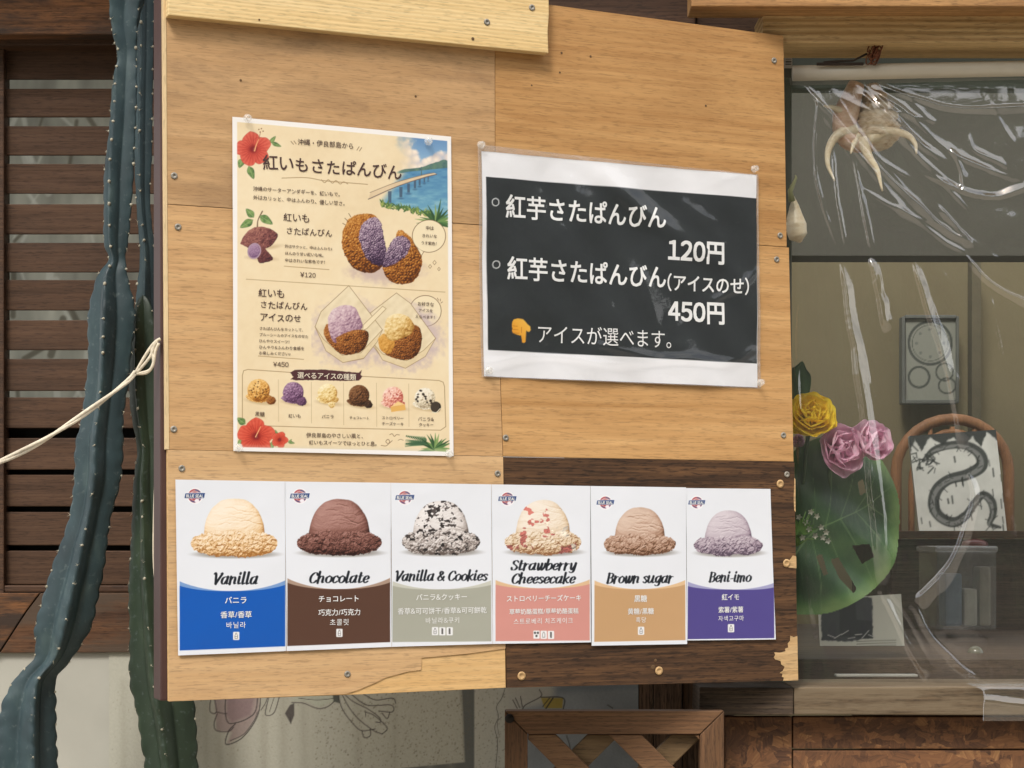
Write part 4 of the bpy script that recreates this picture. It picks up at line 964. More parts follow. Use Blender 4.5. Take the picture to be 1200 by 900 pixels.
# ---------------------------------------------------------------- six flavour cards
SK = {'a': (.58, [[(.42, .44), (.3, .5), (.12, .42), (.06, .2), (.14, .02), (.28, .04), (.4, .25)], [(.44, .5), (.42, .2), (.44, .04), (.56, .05)]]),
 'n': (.58, [[(.08, .5), (.08, 0)], [(.08, .28), (.2, .46), (.34, .48), (.4, .36), (.4, .06), (.52, .05)]]), 'i': (.3, [[(.1, .5), (.1, .1), (.16, .02), (.26, .06)], [(.11, .70), (.125, .75)]]),
 'l': (.3, [[(.1, .8), (.1, .1), (.16, .02), (.27, .06)]]), 'V': (.58, [[(0, .7), (.12, .72), (.24, .02)], [(.24, .02), (.46, .48), (.56, .72), (.46, .74)]]),
 'C': (.55, [[(.5, .58), (.42, .72), (.26, .72), (.08, .5), (.06, .22), (.18, .02), (.36, .02), (.5, .16)]]), 'h': (.58, [[(.08, .8), (.08, 0)], [(.08, .28), (.2, .46), (.34, .48), (.4, .36), (.4, .06), (.52, .05)]]),
 'o': (.5, [[(.26, .5), (.08, .36), (.08, .12), (.24, 0), (.42, .14), (.42, .38), (.26, .5)]]), 'c': (.44, [[(.38, .4), (.28, .5), (.1, .38), (.07, .14), (.2, 0), (.38, .1)]]),
 't': (.38, [[(.15, .7), (.13, .12), (.2, .02), (.34, .08)], [(.02, .48), (.32, .5)]]), 'e': (.44, [[(.08, .22), (.3, .26), (.38, .38), (.28, .5), (.12, .4), (.07, .16), (.2, 0), (.38, .1)]]),
 '&': (.62, [[(.5, .3), (.4, .1), (.2, 0), (.06, .14), (.14, .34), (.34, .52), (.34, .66), (.22, .72), (.14, .6), (.24, .36), (.54, .02)]]),
 'k': (.5, [[(.08, .8), (.08, 0)], [(.4, .48), (.1, .22)], [(.18, .28), (.36, .04), (.48, .05)]]), 's': (.4, [[(.34, .42), (.22, .5), (.08, .4), (.2, .27), (.32, .14), (.2, 0), (.04, .08)]]),
 'S': (.5, [[(.44, .62), (.3, .74), (.12, .66), (.12, .5), (.3, .36), (.42, .2), (.3, .02), (.1, .02), (.04, .16)]]), 'r': (.4, [[(.08, .5), (.08, 0)], [(.08, .26), (.2, .46), (.36, .46)]]),
 'w': (.68, [[(.03, .48), (.1, .46), (.12, .1), (.2, 0), (.34, .3), (.36, .48)], [(.36, .48), (.36, .1), (.44, 0), (.58, .24), (.6, .48)]]), 'b': (.5, [[(.08, .8), (.08, .06), (.24, 0), (.42, .16), (.4, .42), (.26, .5), (.08, .3)]]),
 'y': (.5, [[(.04, .48), (.1, .46), (.14, .1), (.24, .02), (.38, .3), (.42, .5)], [(.42, .5), (.38, -.05), (.24, -.22), (.08, -.16)]]),
 'B': (.56, [[(.1, .72), (.1, 0)], [(.0, .7), (.3, .73), (.44, .6), (.36, .42), (.12, .38)], [(.2, .39), (.42, .34), (.46, .14), (.3, 0), (.0, .01)]]),
 'g': (.52, [[(.4, .46), (.26, .5), (.08, .36), (.1, .1), (.24, .04), (.4, .3)], [(.43, .5), (.4, -.06), (.26, -.22), (.06, -.16)]]), 'u': (.6, [[(.06, .5), (.06, .14), (.16, .01), (.3, .1), (.4, .3)], [(.42, .5), (.4, .1), (.48, .02), (.58, .06)]]),
 'm': (.8, [[(.08, .5), (.08, 0)], [(.08, .28), (.18, .46), (.3, .46), (.34, .34), (.34, 0)], [(.34, .28), (.45, .46), (.57, .46), (.62, .34), (.62, .06), (.74, .05)]]), '-': (.32, [[(.04, .22), (.26, .25)]]), ' ': (.26, [])}
def script(C, s, x0, yb, x1, h, col=(30, 34, 42), slope=0):
    """bold slanted brush lettering: thick downstrokes, thin hairlines; yb = baseline, h = pixels per letter unit"""
    W = sum(SK[c][0] for c in s); k = (x1 - x0) / W; x = x0
    for c in s:
        w, st = SK[c]
        for p in st:
            q = [tuple(t) for t in crom(p, 6)] if len(p) > 2 else [tuple(np.array(p[0]) + (np.array(p[1]) - p[0]) * t) for t in np.linspace(0, 1, 5)]
            pts, ww = [], []
            for i, (a, b) in enumerate(q):
                n0, n1 = q[max(i - 1, 0)], q[min(i + 1, len(q) - 1)]; d = np.array((n1[0] - n0[0], n1[1] - n0[1])); d = d / (np.hypot(*d) + 1e-9)
                xx = x + (a + .24 * b) * k; pts.append((xx, yb + slope * (xx - x0) - b * h)); ww.append((.05 + .115 * abs(d[1]) ** 1.6) * 1.08 * (k + h) / 2)
            C.line(pts, ww, col, .4, 0)
        x += w * k
def scoop(C, cx, top, dw, db, sw, sb, cols, seed, spots=None, dx=0):
    """a photographed scoop as printed on the card: dome over a ragged skirt"""
    pad = 8; sl = C.sl(cx - sw - pad, top - pad, cx + sw + pad, sb + pad); X, Y = C.x[sl], C.y[sl]
    d = np.hypot((X - cx - 2) / (sw * .98), (Y - sb + 3) / 5.0); C.put(sl, sstep(1.2, .7, d) * .6, (128, 120, 110))
    e = fbm(X, Y, 5, seed, 4) - .5; e2 = fbm(X, Y, 13, seed + 9, 2) - .5
    def fleck(col, sh):
        for sc, cc, th, sd in spots or ():
            f = fbm(X + 3 * e, Y * 1.25, sc, seed + sd, 3); m = sstep(th, th + .04, f)[..., None]
            col = col * (1 - m) + np.array(cc, float) / 255 * (.55 + .6 * sh)[..., None] * m
        return col
    # dome
    base = db + 18; hgt = base - top; u = (X - cx - dx) / dw; vv = np.clip((base - Y) / hgt, 0, 9)
    rr = np.sqrt(np.abs(u) ** 2.3 + vv ** 2.3) + .035 * e2 + .02 * e
    inside = sstep(1.012, .985, rr) * (Y < base - 2)
    z = np.sqrt(np.clip(1.04 - rr ** 2, 0, 2)) * dw
    tilt = Y - .0045 * (X - cx) ** 2 * -1 + (X - cx) * .12 + 9 * e2           # scraped streaks follow the curve
    band = fbm(X * .16 + seed, tilt, 2.6, seed + 2, 4)
    g = 0
    for k in range(7):
        r_ = random.Random(seed * 13 + k); y0 = top + hgt * (.16 + .5 * (k + r_.uniform(-.4, .4)) / 7); x0 = cx + dw * r_.uniform(-.8, .1); L = dw * r_.uniform(.5, 1.3)
        yy = y0 + .010 * (X - cx) ** 2 * .6 + (X - cx) * r_.uniform(-.05, .16) + 6 * (fbm(X, Y * .2, 9, seed + 40 + k, 3) - .5)
        a = sstep(x0, x0 + L * .2, X) * sstep(x0 + L, x0 + L * .7, X); dd = Y - yy
        g = g + a * (np.exp(-(dd / .55) ** 2) * -1.0 + .55 * np.exp(-((dd - 1.3) / .8) ** 2)) * r_.uniform(.3, 1.0)
    h = z * .80 + 1.7 * (band - .5) + .7 * (fbm(X, Y, 1.6, seed + 3, 2) - .5)
    sh = np.clip(bump_shade(h, X, Y, .6, (-.30, -.62, .80)), 0, 1)
    t = .20 + .80 * sh + .42 * g + .22 * (band - .5) + .10 * (fbm(X, Y, 12, seed + 4) - .5) - .16 * sstep(.82, 1.02, rr) * (.4 + .6 * (u > 0)) - .22 * sstep(db, db + 8, Y)
    C.put(sl, inside, fleck(cmap(t, cols), sh))
    # skirt: a ragged crumbly collar, lumpier below
    mid = (db + sb) / 2 + 2.5; hh = (sb - db) / 2 - 2.5; us = (X - cx) / sw
    wx, wy = X + 5 * (fbm(X, Y, 7, seed + 60, 3) - .5), Y + 5 * (fbm(X, Y, 7, seed + 61, 3) - .5)
    rid = 1 - 2 * np.abs(fbm(wx, wy, 5.2, seed + 62, 3) - .5); rid2 = 1 - 2 * np.abs(fbm(wx, wy * 1.2, 2.4, seed + 63, 2) - .5)
    d1, d2, ci = worley(wx, wy * 1.1, 6.2, seed + 20)
    edge_n = 2.6 * e * hh / 9 + .9 * (rid2 - .6) * 2; big = 2.4 * np.sin(us * 8 + seed) * (1 - us * us)
    env = hh * np.clip(1 - np.abs(us) ** 3.2, 0, 1) ** .5
    dist = np.where(Y > mid, (Y - mid) - env - .35 * big * .6, (mid - Y) - env * .95 - .25 * big) + edge_n
    dist = np.where(np.abs(us) > 1, 5, dist); ins = sstep(.6, -.6, dist)
    rnd = np.sqrt(np.clip(1 - ((Y - mid) / (hh * 1.15)) ** 2, 0, 1)) * hh * .8
    h = rnd + 3.6 * np.sqrt(np.clip(1.1 - d1 * d1, 0, 2)) + 2.6 * rid + 1.5 * rid2
    sh = np.clip(bump_shade(h, X, Y, .62, (-.32, -.74, .62)), 0, 1)
    cav = sstep(.62, .98, rid) * .5 + sstep(.6, .95, rid2) * .25
    t = .10 + .95 * sh - .26 * (1 - cav) * .7 - .30 * sstep(.22, .0, d2 - d1) - .16 * sstep(mid + 2, sb + 2, Y) - .14 * sstep(.5, 1, us) + .14 * (ci - .5)
    C.put(sl, ins, fleck(cmap(t, cols), sh))

def logo(C, cx, cy, w):
    """round emblem behind a slanted banner"""
    r = w * .33
    C.ell(cx, cy, r + 1.2, r + 1.2, (250, 250, 252), 0, .5); C.ell(cx, cy, r, r, (176, 70, 78), 0, .4); C.ell(cx, cy - r * .05, r * .78, r * .78, (206, 160, 160), 0, .4); C.ell(cx, cy, r * .6, r * .6, (168, 56, 64), 0, .4)
    sl = C.sl(cx - r, cy - r, cx + r, cy + r * 1.1); X, Y = C.x[sl], C.y[sl]; d = np.hypot(X - cx, Y - cy)
    C.put(sl, sstep(r, r - .8, d) * sstep(r * .74, r * .86, d) * ((X > cx) | (Y > cy + r * .6)), (52, 78, 132))
    C.ell(cx + r * .3, cy + r * .72, r * .34, r * .3, (246, 240, 246), 0, .5)
    h = w * .13; C.poly([(cx - w * .52, cy + h * 1.0), (cx - w * .47, cy - h * 1.1), (cx + w * .5, cy - h * 1.35), (cx + w * .46, cy + h * .95)], (250, 250, 252), .4); h *= .84
    C.poly([(cx - w * .5, cy + h * 1.0), (cx - w * .455, cy - h * 1.1), (cx + w * .485, cy - h * 1.3), (cx + w * .44, cy + h * .95)], (44, 74, 130), .4)

def sbend(x, yl, yr, xl, xr, dip): 
    u = (x - xl) / (xr - xl) * 2 - 1; return yl + (yr - yl) * (u + 1) / 2 + dip * (1 - u * u)

CARDS = [
 dict(q=[(205, 562), (333.2, 564.2), (335, 762.8), (208, 768)], cx0=210, cx1=333.6, ys=(681, 680), dip=12, yb=(762.2, 757.3), col=(24, 92, 184), band=(126, 162, 212), sc=(274, 584, 36, 616, 51, 652.5), cols=[(166, 112, 56), (226, 184, 130), (246, 222, 188), (253, 240, 220)], seed=11, nm=[('Vanilla', 248, 684.5, 301, 17)],
   tx=[('バニラ', 262.5, 703.5, 289, .02), ('香草/香草', 257.5, 720.5, 294.5, .016), ('바닐라', 264, 732.5, 288, .0)], ic=[(276, 745)], lg=(228, 581.2), lab='white card with blue base and a pale vanilla scoop, leftmost of the row', what='vanilla'),
 dict(q=[(333.2, 564.2), (457.2, 565.8), (458.4, 757.9), (335, 762.8)], cx0=336, cx1=456.6, ys=(677.5, 677), dip=13, yb=(757, 752.4), col=(92, 64, 52), band=(176, 150, 132), sc=(397, 585, 36, 616, 50, 651), cols=[(46, 24, 22), (104, 66, 58), (142, 98, 88), (184, 142, 132)], seed=23, nm=[('Chocolate', 361, 683.0, 431, 16)],
   tx=[('チョコレート', 372, 701.8, 420.5, .02), ('巧克力/巧克力', 372, 717.8, 422, .016), ('초콜릿', 385.5, 729.2, 409, .0)], ic=[(397, 741.5)], lg=(351, 581.4), lab='white card with brown base and a dark chocolate scoop', what='chocolate'),
 dict(q=[(457.2, 565.8), (575.2, 567.6), (576.5, 754.4), (458.4, 757.9)], cx0=459.2, cx1=574.8, ys=(681, 680), dip=10, yb=(752.3, 751.4), col=(172, 172, 158), band=(204, 204, 192), sc=(516, 587, 33, 615, 46, 650), cols=[(104, 92, 86), (176, 166, 160), (222, 214, 210), (246, 242, 240)], seed=37, spots=[(7, (52, 46, 46), .655, 1), (3.6, (84, 76, 74), .66, 2)], nm=[('Vanilla & Cookies', 461, 680.6, 570, 15)],
   tx=[('バニラ&クッキー', 486.5, 700, 547, .016), ('香草&可可饼干/香草&可可餅乾', 465, 716.4, 569.5, .014), ('바닐라&쿠키', 497.5, 727.2, 538.5, .0)], ic=[(509, 739.4), (517.5, 739.6), (526, 739.6)], lg=(473.8, 583.2), lab='white card with grey base and a speckled cookies and cream scoop', what='cookies'),
 dict(q=[(575.2, 567.6), (690.8, 569.6), (692, 752.6), (576.5, 754.4)], cx0=579.8, cx1=690.2, ys=(679.5, 679), dip=10, yb=(751.2, 750.4), col=(214, 150, 140), band=(226, 190, 150), sc=(635.5, 586, 32, 616, 45, 650), cols=[(148, 104, 70), (214, 186, 150), (236, 218, 194), (248, 238, 224)], seed=52, spots=[(9, (196, 116, 106), .665, 4), (12, (240, 226, 208), .66, 6)], nm=[('Strawberry', 597.5, 668, 673.5, 15), ('Cheesecake', 598, 683.6, 672.5, 15)],
   tx=[('ストロベリーチーズケーキ', 592, 701.6, 680.5, .016), ('草莓奶酪蛋糕/草莓奶酪蛋糕', 595.5, 717, 677, .014), ('스트로베리 치즈케이크', 600.5, 728.2, 671, .0)], ic=[(627.5, 743.5), (636, 743.7), (644.5, 743.9)], lg=(594, 584.6), lab='white card with pink base and a strawberry cheesecake scoop', what='strawberry'),
 dict(q=[(690.8, 569.6), (802.6, 571.2), (804.2, 754.6), (692, 756.6)], cx0=695.2, cx1=802, ys=(680, 679.6), dip=10.5, yb=(752, 750), col=(200, 160, 116), band=(228, 192, 150), sc=(748.5, 594.5, 30, 620, 42.5, 650.5), cols=[(96, 62, 42), (164, 126, 102), (200, 168, 148), (224, 200, 182)], seed=64, nm=[('Brown sugar', 709, 683.2, 787, 15.5)],
   tx=[('黒糖', 741.5, 701.5, 757, .02), ('黄糖/黑糖', 734, 716.5, 765, .016), ('흑당', 743.5, 726.4, 756.5, .0)], ic=[(750, 739)], lg=(708.5, 589), lab='white card with tan base and a brown sugar scoop', what='brown_sugar'),
 dict(q=[(802.6, 572), (902, 573), (908, 749.2), (804.2, 750.4)], cx0=805, cx1=906, ys=(681.5, 683), dip=8.5, yb=(749, 747.6), col=(84, 74, 142), band=(166, 166, 204), sc=(852.5, 598, 28, 622, 41, 651), cols=[(88, 72, 90), (156, 138, 152), (194, 180, 190), (222, 212, 218)], seed=78, nm=[('Beni-imo', 829.5, 681.8, 879, 15)],
   tx=[('紅イモ', 844.5, 699.8, 865.5, .018), ('紫薯/紫薯', 840.5, 714.6, 870, .014), ('자색고구마', 840.5, 724.8, 871, .0)], ic=[(855.5, 736)], lg=(815.5, 589), lab='white card with violet base and a lilac purple yam scoop, rightmost of the row', what='yam'),
]
CARDM = printed('card_print', .36, .6, .4)
rC = random.Random(9)
for i, d in enumerate(CARDS):
    def paint_card(C, d=d):
        C.rgb[:] = np.array((234, 237, 243)) / 255
        x, y = C.x, C.y; xl, xr = d['cx0'], d['cx1']
        u = (x - xl) / (xr - xl) * 2 - 1
        top = d['ys'][0] + (d['ys'][1] - d['ys'][0]) * (u + 1) / 2 + d['dip'] * (1 - np.clip(u, -1, 1) ** 2) ** .9
        top2 = top + 5.2 * np.abs(u) ** 1.5
        bot = d['yb'][0] + (d['yb'][1] - d['yb'][0]) * (u + 1) / 2
        box = sstep(-.4, .4, x - xl) * sstep(.4, -.4, x - xr) * sstep(.4, -.4, y - bot)
        a = (slice(None), slice(None)); C.put(a, box * sstep(-.4, .4, y - top), d['band']); C.put(a, box * sstep(-.4, .4, y - top2), d['col'])
        scoop(C, *d['sc'], d['cols'], d['seed'], d.get('spots'))
        for s, x0, yb, x1, h in d['nm']: script(C, s, x0, yb, x1, h, slope=-.004)
        logo(C, *d['lg'], 24.5 - 4.2 * i / 5)
        for cx, cy in d['ic']:
            C.poly([(cx - 3.6, cy - 4), (cx - 3, cy - 4.7), (cx + 3.1, cy - 4.7), (cx + 3.7, cy - 4), (cx + 3.7, cy + 4.2), (cx + 3, cy + 4.8), (cx - 3, cy + 4.8), (cx - 3.6, cy + 4.2)], (240, 240, 240), .4)
            ic = (120, 116, 116); k = d['ic'].index((cx, cy))
            if k == 0 and d['what'] != 'strawberry': C.line([(cx - 1.4, cy + 3.2), (cx - 1.4, cy - .6), (cx - .6, cy - 2), (cx - .6, cy - 3.2), (cx + .7, cy - 3.2), (cx + .7, cy - 2), (cx + 1.5, cy - .6), (cx + 1.5, cy + 3.2), (cx - 1.4, cy + 3.2)], .6, ic, .35, 0); C.line([(cx - 1.4, cy + .8), (cx + 1.5, cy + .8)], .5, ic, .35, 0)
            elif d['what'] == 'strawberry' and k == 0:
                for a_, b_ in ((-1.7, -2), (1.7, -2), (0, 1.6)): C.ell(cx + a_, cy + b_, 1.3, 1.4, (70, 66, 66), 0, .4)
            elif k == 1 and d['what'] == 'strawberry': C.line([(cx - 1.3, cy + 3), (cx - 1.3, cy - .6), (cx - .5, cy - 3), (cx + .7, cy - 3), (cx + 1.4, cy - .6), (cx + 1.4, cy + 3), (cx - 1.3, cy + 3)], .6, ic, .35, 0)
            else:
                for j in range(4): C.ell(cx, cy - 2.6 + j * 1.7, 1.2, .9, (84, 80, 78), 20, .35)
    def hf(q, z, i=i): return .0022 + .0008 * np.sin(q * 22 + i) * np.sin(z * 17 + i * 2) + .0006 * (fbm((q + 3) * 1000, z * 1000, 30, 50 + i, 3) - .5)
    q = d['q']; ce = BP((q[2][0] + q[3][0]) / 2, (q[2][1] + q[3][1]) / 2, .001)
    cd = empty('flavour_card', ce, d['lab'], 'menu card', 'ice cream flavour cards along the bottom of the board', TH)
    qq = [(q[0][0] + .15, q[0][1]), (q[1][0] - .15, q[1][1]), (q[2][0] - .15, q[2][1]), (q[3][0] + .15, q[3][1])]
    nb = .0004 + (.0007 if i == 4 else 0)
    painted('sheet', BOARD, qq, .55, paint_card, CARDM, (234, 237, 243), nb, hf, cd)
    L = Letters(BOARD, nb + .00035, hf)
    for s, x0, yy, x1, off in d['tx']: L.put(s, x0, yy, x1, off=off)
    w = 24.5 - 4.2 * i / 5; L.put('BLUE SEAL', d['lg'][0] - w * .42, d['lg'][1] - .2, d['lg'][0] + w * .41, off=.03, asp=1.15, shear=.12)
    L.build('lettering', INKW, cd)

# ---------------------------------------------------------------- push pins
PIN = None
def clear_pin():
    m, t, b = newmat('clear_plastic_pin')
    b.inputs['Base Color'].default_value = (.8, .79, .74, 1); b.inputs['Roughness'].default_value = .15; b.inputs['Alpha'].default_value = .26; b.inputs['Coat Weight'].default_value = .6; b.inputs['Coat Roughness'].default_value = .05
    return m
PIN = clear_pin(); PINM = plain('pin_steel', lc(170, 170, 170), .3, .05, 40, 0, .9)
for x, y, lab in [(288.5, 139.5, 'clear push pin in the top left corner of the cream flyer'), (500, 167, 'clear push pin in the top right corner of the cream flyer'), (278, 525, 'clear push pin in the bottom left corner of the cream flyer'), (524.5, 531.5, 'clear push pin in the bottom right corner of the cream flyer'),
                  (561.5, 171, 'clear push pin in the top left corner of the black price sign'), (881, 199, 'clear push pin in the top right corner of the black price sign'), (570.5, 434.5, 'clear push pin in the bottom left corner of the black price sign'), (888.5, 449, 'clear push pin in the bottom right corner of the black price sign')]:
    p = empty('push_pin', BP(x, y, .004), lab, 'push pin', 'clear push pins holding the flyer and the price sign', TH)
    M = Matrix.Translation(BP(x, y, .0052)) @ Matrix.Rotation(TH + R(rng.uniform(-8, 8)), 4, 'Z') @ Matrix.Rotation(R(90 + rng.uniform(-10, 10)), 4, 'X')
    k = .0054
    MB().lathe([(.9 * k, 0), (1.0 * k, .15 * k), (.8 * k, .35 * k), (.45 * k, .6 * k), (.42 * k, 1.0 * k), (.75 * k, 1.25 * k), (.78 * k, 1.4 * k), (.6 * k, 1.5 * k)], M, 20).build('head', PIN, p, True)
    MB().lathe([(.0004, -.008), (.0005, .0)], M, 8).build('needle', PINM, p, True)
# ================================================================== CACTI, ROPE
def cactus(name, path, Y, mat, label, ribs=5, seed=0, tw=.0, sp=19, depth=1.0, phase=0):
    """ribbed column; path rows: left edge, right edge, row (photo pixels); areoles with spines follow the rib crests"""
    r = random.Random(seed)
    rows = crom([(a, b, c) for a, b, c in path], 11); n = 80
    base = P((rows[-1][0] + rows[-1][1]) / 2, rows[-1][2], Y)
    root = empty(name, (base.x, base.y, base.z), label, 'cactus', 'columnar cacti in front of the shutter')
    V = np.zeros((len(rows), n, 3)); crest = [[] for _ in range(ribs)]; k = Y / F
    for i, (a, b, c) in enumerate(rows):
        cx, hw = (a + b) / 2, (b - a) / 2 * 1.02 / max(abs(math.cos(2 * math.pi * q / ribs + phase + tw * i)) for q in range(ribs)); C = P(cx, c, Y); dr = math.atan2(rows[min(i + 1, len(rows) - 1)][0] - rows[max(i - 1, 0)][0], rows[min(i + 1, len(rows) - 1)][2] - rows[max(i - 1, 0)][2] + 1e-6)
        for j in range(n):
            th = 2 * math.pi * j / n; s_ = ((th - phase - tw * i) * ribs / (2 * math.pi)) % 1.0; f = abs(2 * s_ - 1); f = max(0, f - .04) / .96 if f < .97 else .975
            rad = hw * k * (.53 + .47 * f ** 1.3) * (1 + .015 * math.sin(i * .35 + th * 2) + .085 * f ** 3 * abs(math.sin(math.pi * c / sp + q_of(th))) + .006 * r.uniform(-1, 1)); V[i, j] = (C.x + math.cos(th) * rad, C.y + math.sin(th) * rad * depth, C.z)
        for q in range(ribs):
            th = 2 * math.pi * q / ribs + phase + tw * i; crest[q].append(Vector((C.x + math.cos(th) * hw * k * 1.0, C.y + math.sin(th) * hw * k * depth, C.z)))
    bm = bmesh.new(); vs_ = [[bm.verts.new(V[i, j]) for j in range(n)] for i in range(len(rows))]
    for i in range(len(rows) - 1):
        for j in range(n): bm.faces.new((vs_[i][j], vs_[i][(j + 1) % n], vs_[i + 1][(j + 1) % n], vs_[i + 1][j]))
    bm.faces.new(vs_[0]); bm.faces.new(vs_[-1][::-1]); m = MB(); m.bm.free(); m.bm = bm; m.build('body', mat, root, True)
    ar, spn = MB(), MB()
    for q, cr in enumerate(crest):
        d = 0; nxt = r.uniform(0, sp) * k
        for a, b in zip(cr[:-1], cr[1:]):
            L = (b - a).length
            while nxt < d + L:
                p = a.lerp(b, (nxt - d) / L); cx = sum((c[0] for c in [a]), 0)
                if r.random() < .84:
                    ar.ico(p, .0021 * r.uniform(.55, 1.25), 1, (1, 1, r.uniform(.7, 1.3)))
                    for s in range(3):
                        dv = Vector((r.uniform(-1, 1), r.uniform(-1.2, .2), r.uniform(-1, 1))).normalized() * r.uniform(.003, .006)
                        spn.tube([p, p + dv], [.00035, .0001], 3, False)
                nxt += sp * k * r.uniform(.75, 1.25)
            d += L
    ar.build('areole', AREO, root, True); spn.build('spine', AREO, root)
    return root
def q_of(th): return 1.7 * math.sin(th * 2)
AREO = plain('areole_felt', lc(176, 170, 150), .9, .2, 200)
def cactus_skin(name, a, b, c):
    m, t, bs = newmat(name); n1 = noise(t, mapped(t, (1, 1, .5)), 26, 5); n2 = noise(t, mapped(t, (1, 1, 1), (3, 1, 2)), 120, 4)
    col = ramp(t, n1, [(.3, a), (.55, b), (.8, c)]); col = mix(t, ramp(t, n2, [(.60, (0, 0, 0)), (.75, (.45,) * 3)]), col, lc(104, 116, 114))
    t.links.new(col, bs.inputs['Base Color']); bs.inputs['Roughness'].default_value = .5
    bp = nd(t, 'Bump', i_Strength=.2, i_Distance=.003, i_Height=n1); t.links.new(bp.outputs[0], bs.inputs['Normal']); return m
SK1 = cactus_skin('blue_cactus_skin', lc(32, 48, 52), lc(45, 65, 69), lc(74, 92, 90)); SK2 = cactus_skin('green_cactus_skin', lc(30, 44, 31), lc(42, 58, 41), lc(62, 76, 54))
cactus('columnar_cactus', [(126, 172, -130), (130, 174, -40), (129, 163, 20), (134, 161, 50), (137, 160, 66), (132, 161, 90), (128, 160, 140), (122, 157, 200), (121, 154, 250), (122, 150, 285), (127, 147, 305), (113, 150, 325), (104, 158, 370), (103, 152, 430), (98, 145, 480), (90, 143, 520), (88, 141, 560), (84, 130, 600), (70, 123, 645), (54, 114, 695), (44, 104, 735), (42, 84, 770), (20, 64, 795), (8, 62, 820), (0, 62, 860), (-4, 62, 920), (-6, 58, 1120)],
       2.62, SK1, 'tall blue green ribbed cactus bending down to the lower left corner', 4, 3, .0045, 21, .8, R(-44))
cactus('columnar_cactus', [(167, 169, 346), (161, 174, 352), (156, 179, 366), (153, 182, 390), (151, 184, 430), (152, 186, 470), (158, 186, 510), (161, 186, 530), (157, 188, 560), (155, 192, 610), (152, 204, 680), (152, 214, 740), (154, 224, 800), (162, 228, 840), (168, 230, 880), (172, 230, 920), (176, 226, 1120)],
       2.66, SK2, 'dark green ribbed cactus column partly hidden behind the steel edge of the board', 4, 9, .003, 24, .8, R(-28))
cactus('columnar_cactus', [(150, 188, -140), (156, 184, -60), (160, 180, 40), (158, 179, 110), (157, 178, 180), (160, 176, 240), (164, 182, 300), (160, 186, 350), (162, 186, 420), (166, 186, 520), (168, 190, 800)],
       2.74, SK1, 'slim shaded cactus stem just behind the tall blue green cactus', 4, 5, .003, 24, .8, R(-20))

ROPE = plain('white_rope_fibre', lc(216, 204, 180), .85, .12, 160, .5)
rp = MB()
def tw3(pts, rad, strands=2, off=1.0, pitch=.02):
    q = crom([tuple(p) for p in pts], 10)
    for s in range(strands):
        o = []; L = 0
        for i, p in enumerate(q):
            p = Vector(p)
            if i: L += (p - Vector(q[i - 1])).length
            a = 2 * math.pi * (L / pitch + s / strands); o.append(p + Vector((0, math.sin(a), math.cos(a))) * rad * off)
        rp.tube(o, rad, 7)
kn = [(158, 437), (150, 446), (130, 462), (100, 484), (70, 504), (40, 522), (0, 541), (-60, 563), (-200, 600)]
YK = lambda x: 2.36 - (185 - x) * .0012
tw3([P(x, y, YK(x)) for x, y in kn], .0021, 2, .9, .22)
for lp in ([(159, 437), (166, 424), (176, 408), (183, 400), (188, 397)], [(160, 437), (170, 426), (177, 416), (181, 404), (184, 399)], [(160, 438), (172, 437), (179, 428), (182, 412), (186, 402)], [(162, 438), (175, 434), (180, 424), (178, 410), (184, 400)]):
    rp.tube([P(x, y, YK(x) - .002 * i) for i, (x, y) in enumerate([tuple(k) for k in crom(lp, 5)]) if True][:99] if False else [P(x, y, 2.352) for x, y in [tuple(k) for k in crom(lp, 5)]], .0020, 7)
o = rp.build('rope', ROPE, None, True); rebase(o, P(160, 437, 2.36)); tag(o, 'white twisted rope tied in a loop on the steel edge and pulled left', 'rope')
cb = MB(); cb.tube([P(x, y, 2.50) for x, y in [tuple(k) for k in crom([(183, 420), (183.5, 480), (182.5, 540), (181, 590), (180, 640), (181, 670), (184, 696)], 6)]], .0016, 7)
o = cb.build('cable', ROPE, None, True); rebase(o, P(183, 690, 2.5)); tag(o, 'thin white cable hanging straight down beside the steel edge', 'cable')

# ================================================================== SHOP WINDOW AND ROOM BEHIND
PW = lambda x, y: P(x, y, 2.72)
po = MB(); pts = [P(929, 86, 2.73), P(1080, 82.6, 2.73), P(1420, 76, 2.73)]
po.tube(pts, .0112, 20); o = po.build('roller_pole', plain('ivory_plastic', lc(206, 198, 180), .4, .04, 30, .05), None, True); rebase(o, pts[0]); tag(o, 'ivory plastic pole across the window top carrying the clear sheet', 'pole')
rw = MB(); rr = random.Random(3)
for k in range(16):
    a = rr.uniform(0, 6.28); c = P(1024 + rr.uniform(-4, 5), 62 + rr.uniform(-9, 9), 2.71)
    rw.tube([c + Vector((math.cos(t + a) * .006, math.sin(t) * .004, math.sin(t * 1.3 + a) * .008)) for t in np.linspace(0, 5, 12)], .0009, 5)
o = rw.build('rusty_wire', plain('rust', lc(110, 62, 36), .9, .3, 90, .4), None, True); rebase(o, P(1024, 70, 2.71)); tag(o, 'tangle of rusty wire hanging over the ivory pole', 'wire')
tw = MB(); tw.tube([P(x, y, 2.715) for x, y in [(965, 73), (985, 71.5), (1000, 71), (1016, 63)]], .0016, 6); tw.tube([P(x, y, 2.714) for x, y in [(957, 75), (980, 75), (1012, 75)]], .0022, 6)
o = tw.build('twig', plain('dark_twig', lc(50, 38, 28), .8), None, True); rebase(o, P(985, 75, 2.715)); tag(o, 'short dark twig lying on the ivory pole', 'twig')
stk = empty('price_sticker', P(925, 78, 2.80), 'narrow white barcode sticker on the window frame beside the board', 'sticker')
def pstk(C):
    C.rgb[:] = np.array((206, 204, 198)) / 255; r = random.Random(1); y = 55
    while y < 76: C.line([(921, y), (927, y)], r.uniform(.4, 1.3), (70, 68, 66), .35, 0); y += r.uniform(1.2, 2.6)
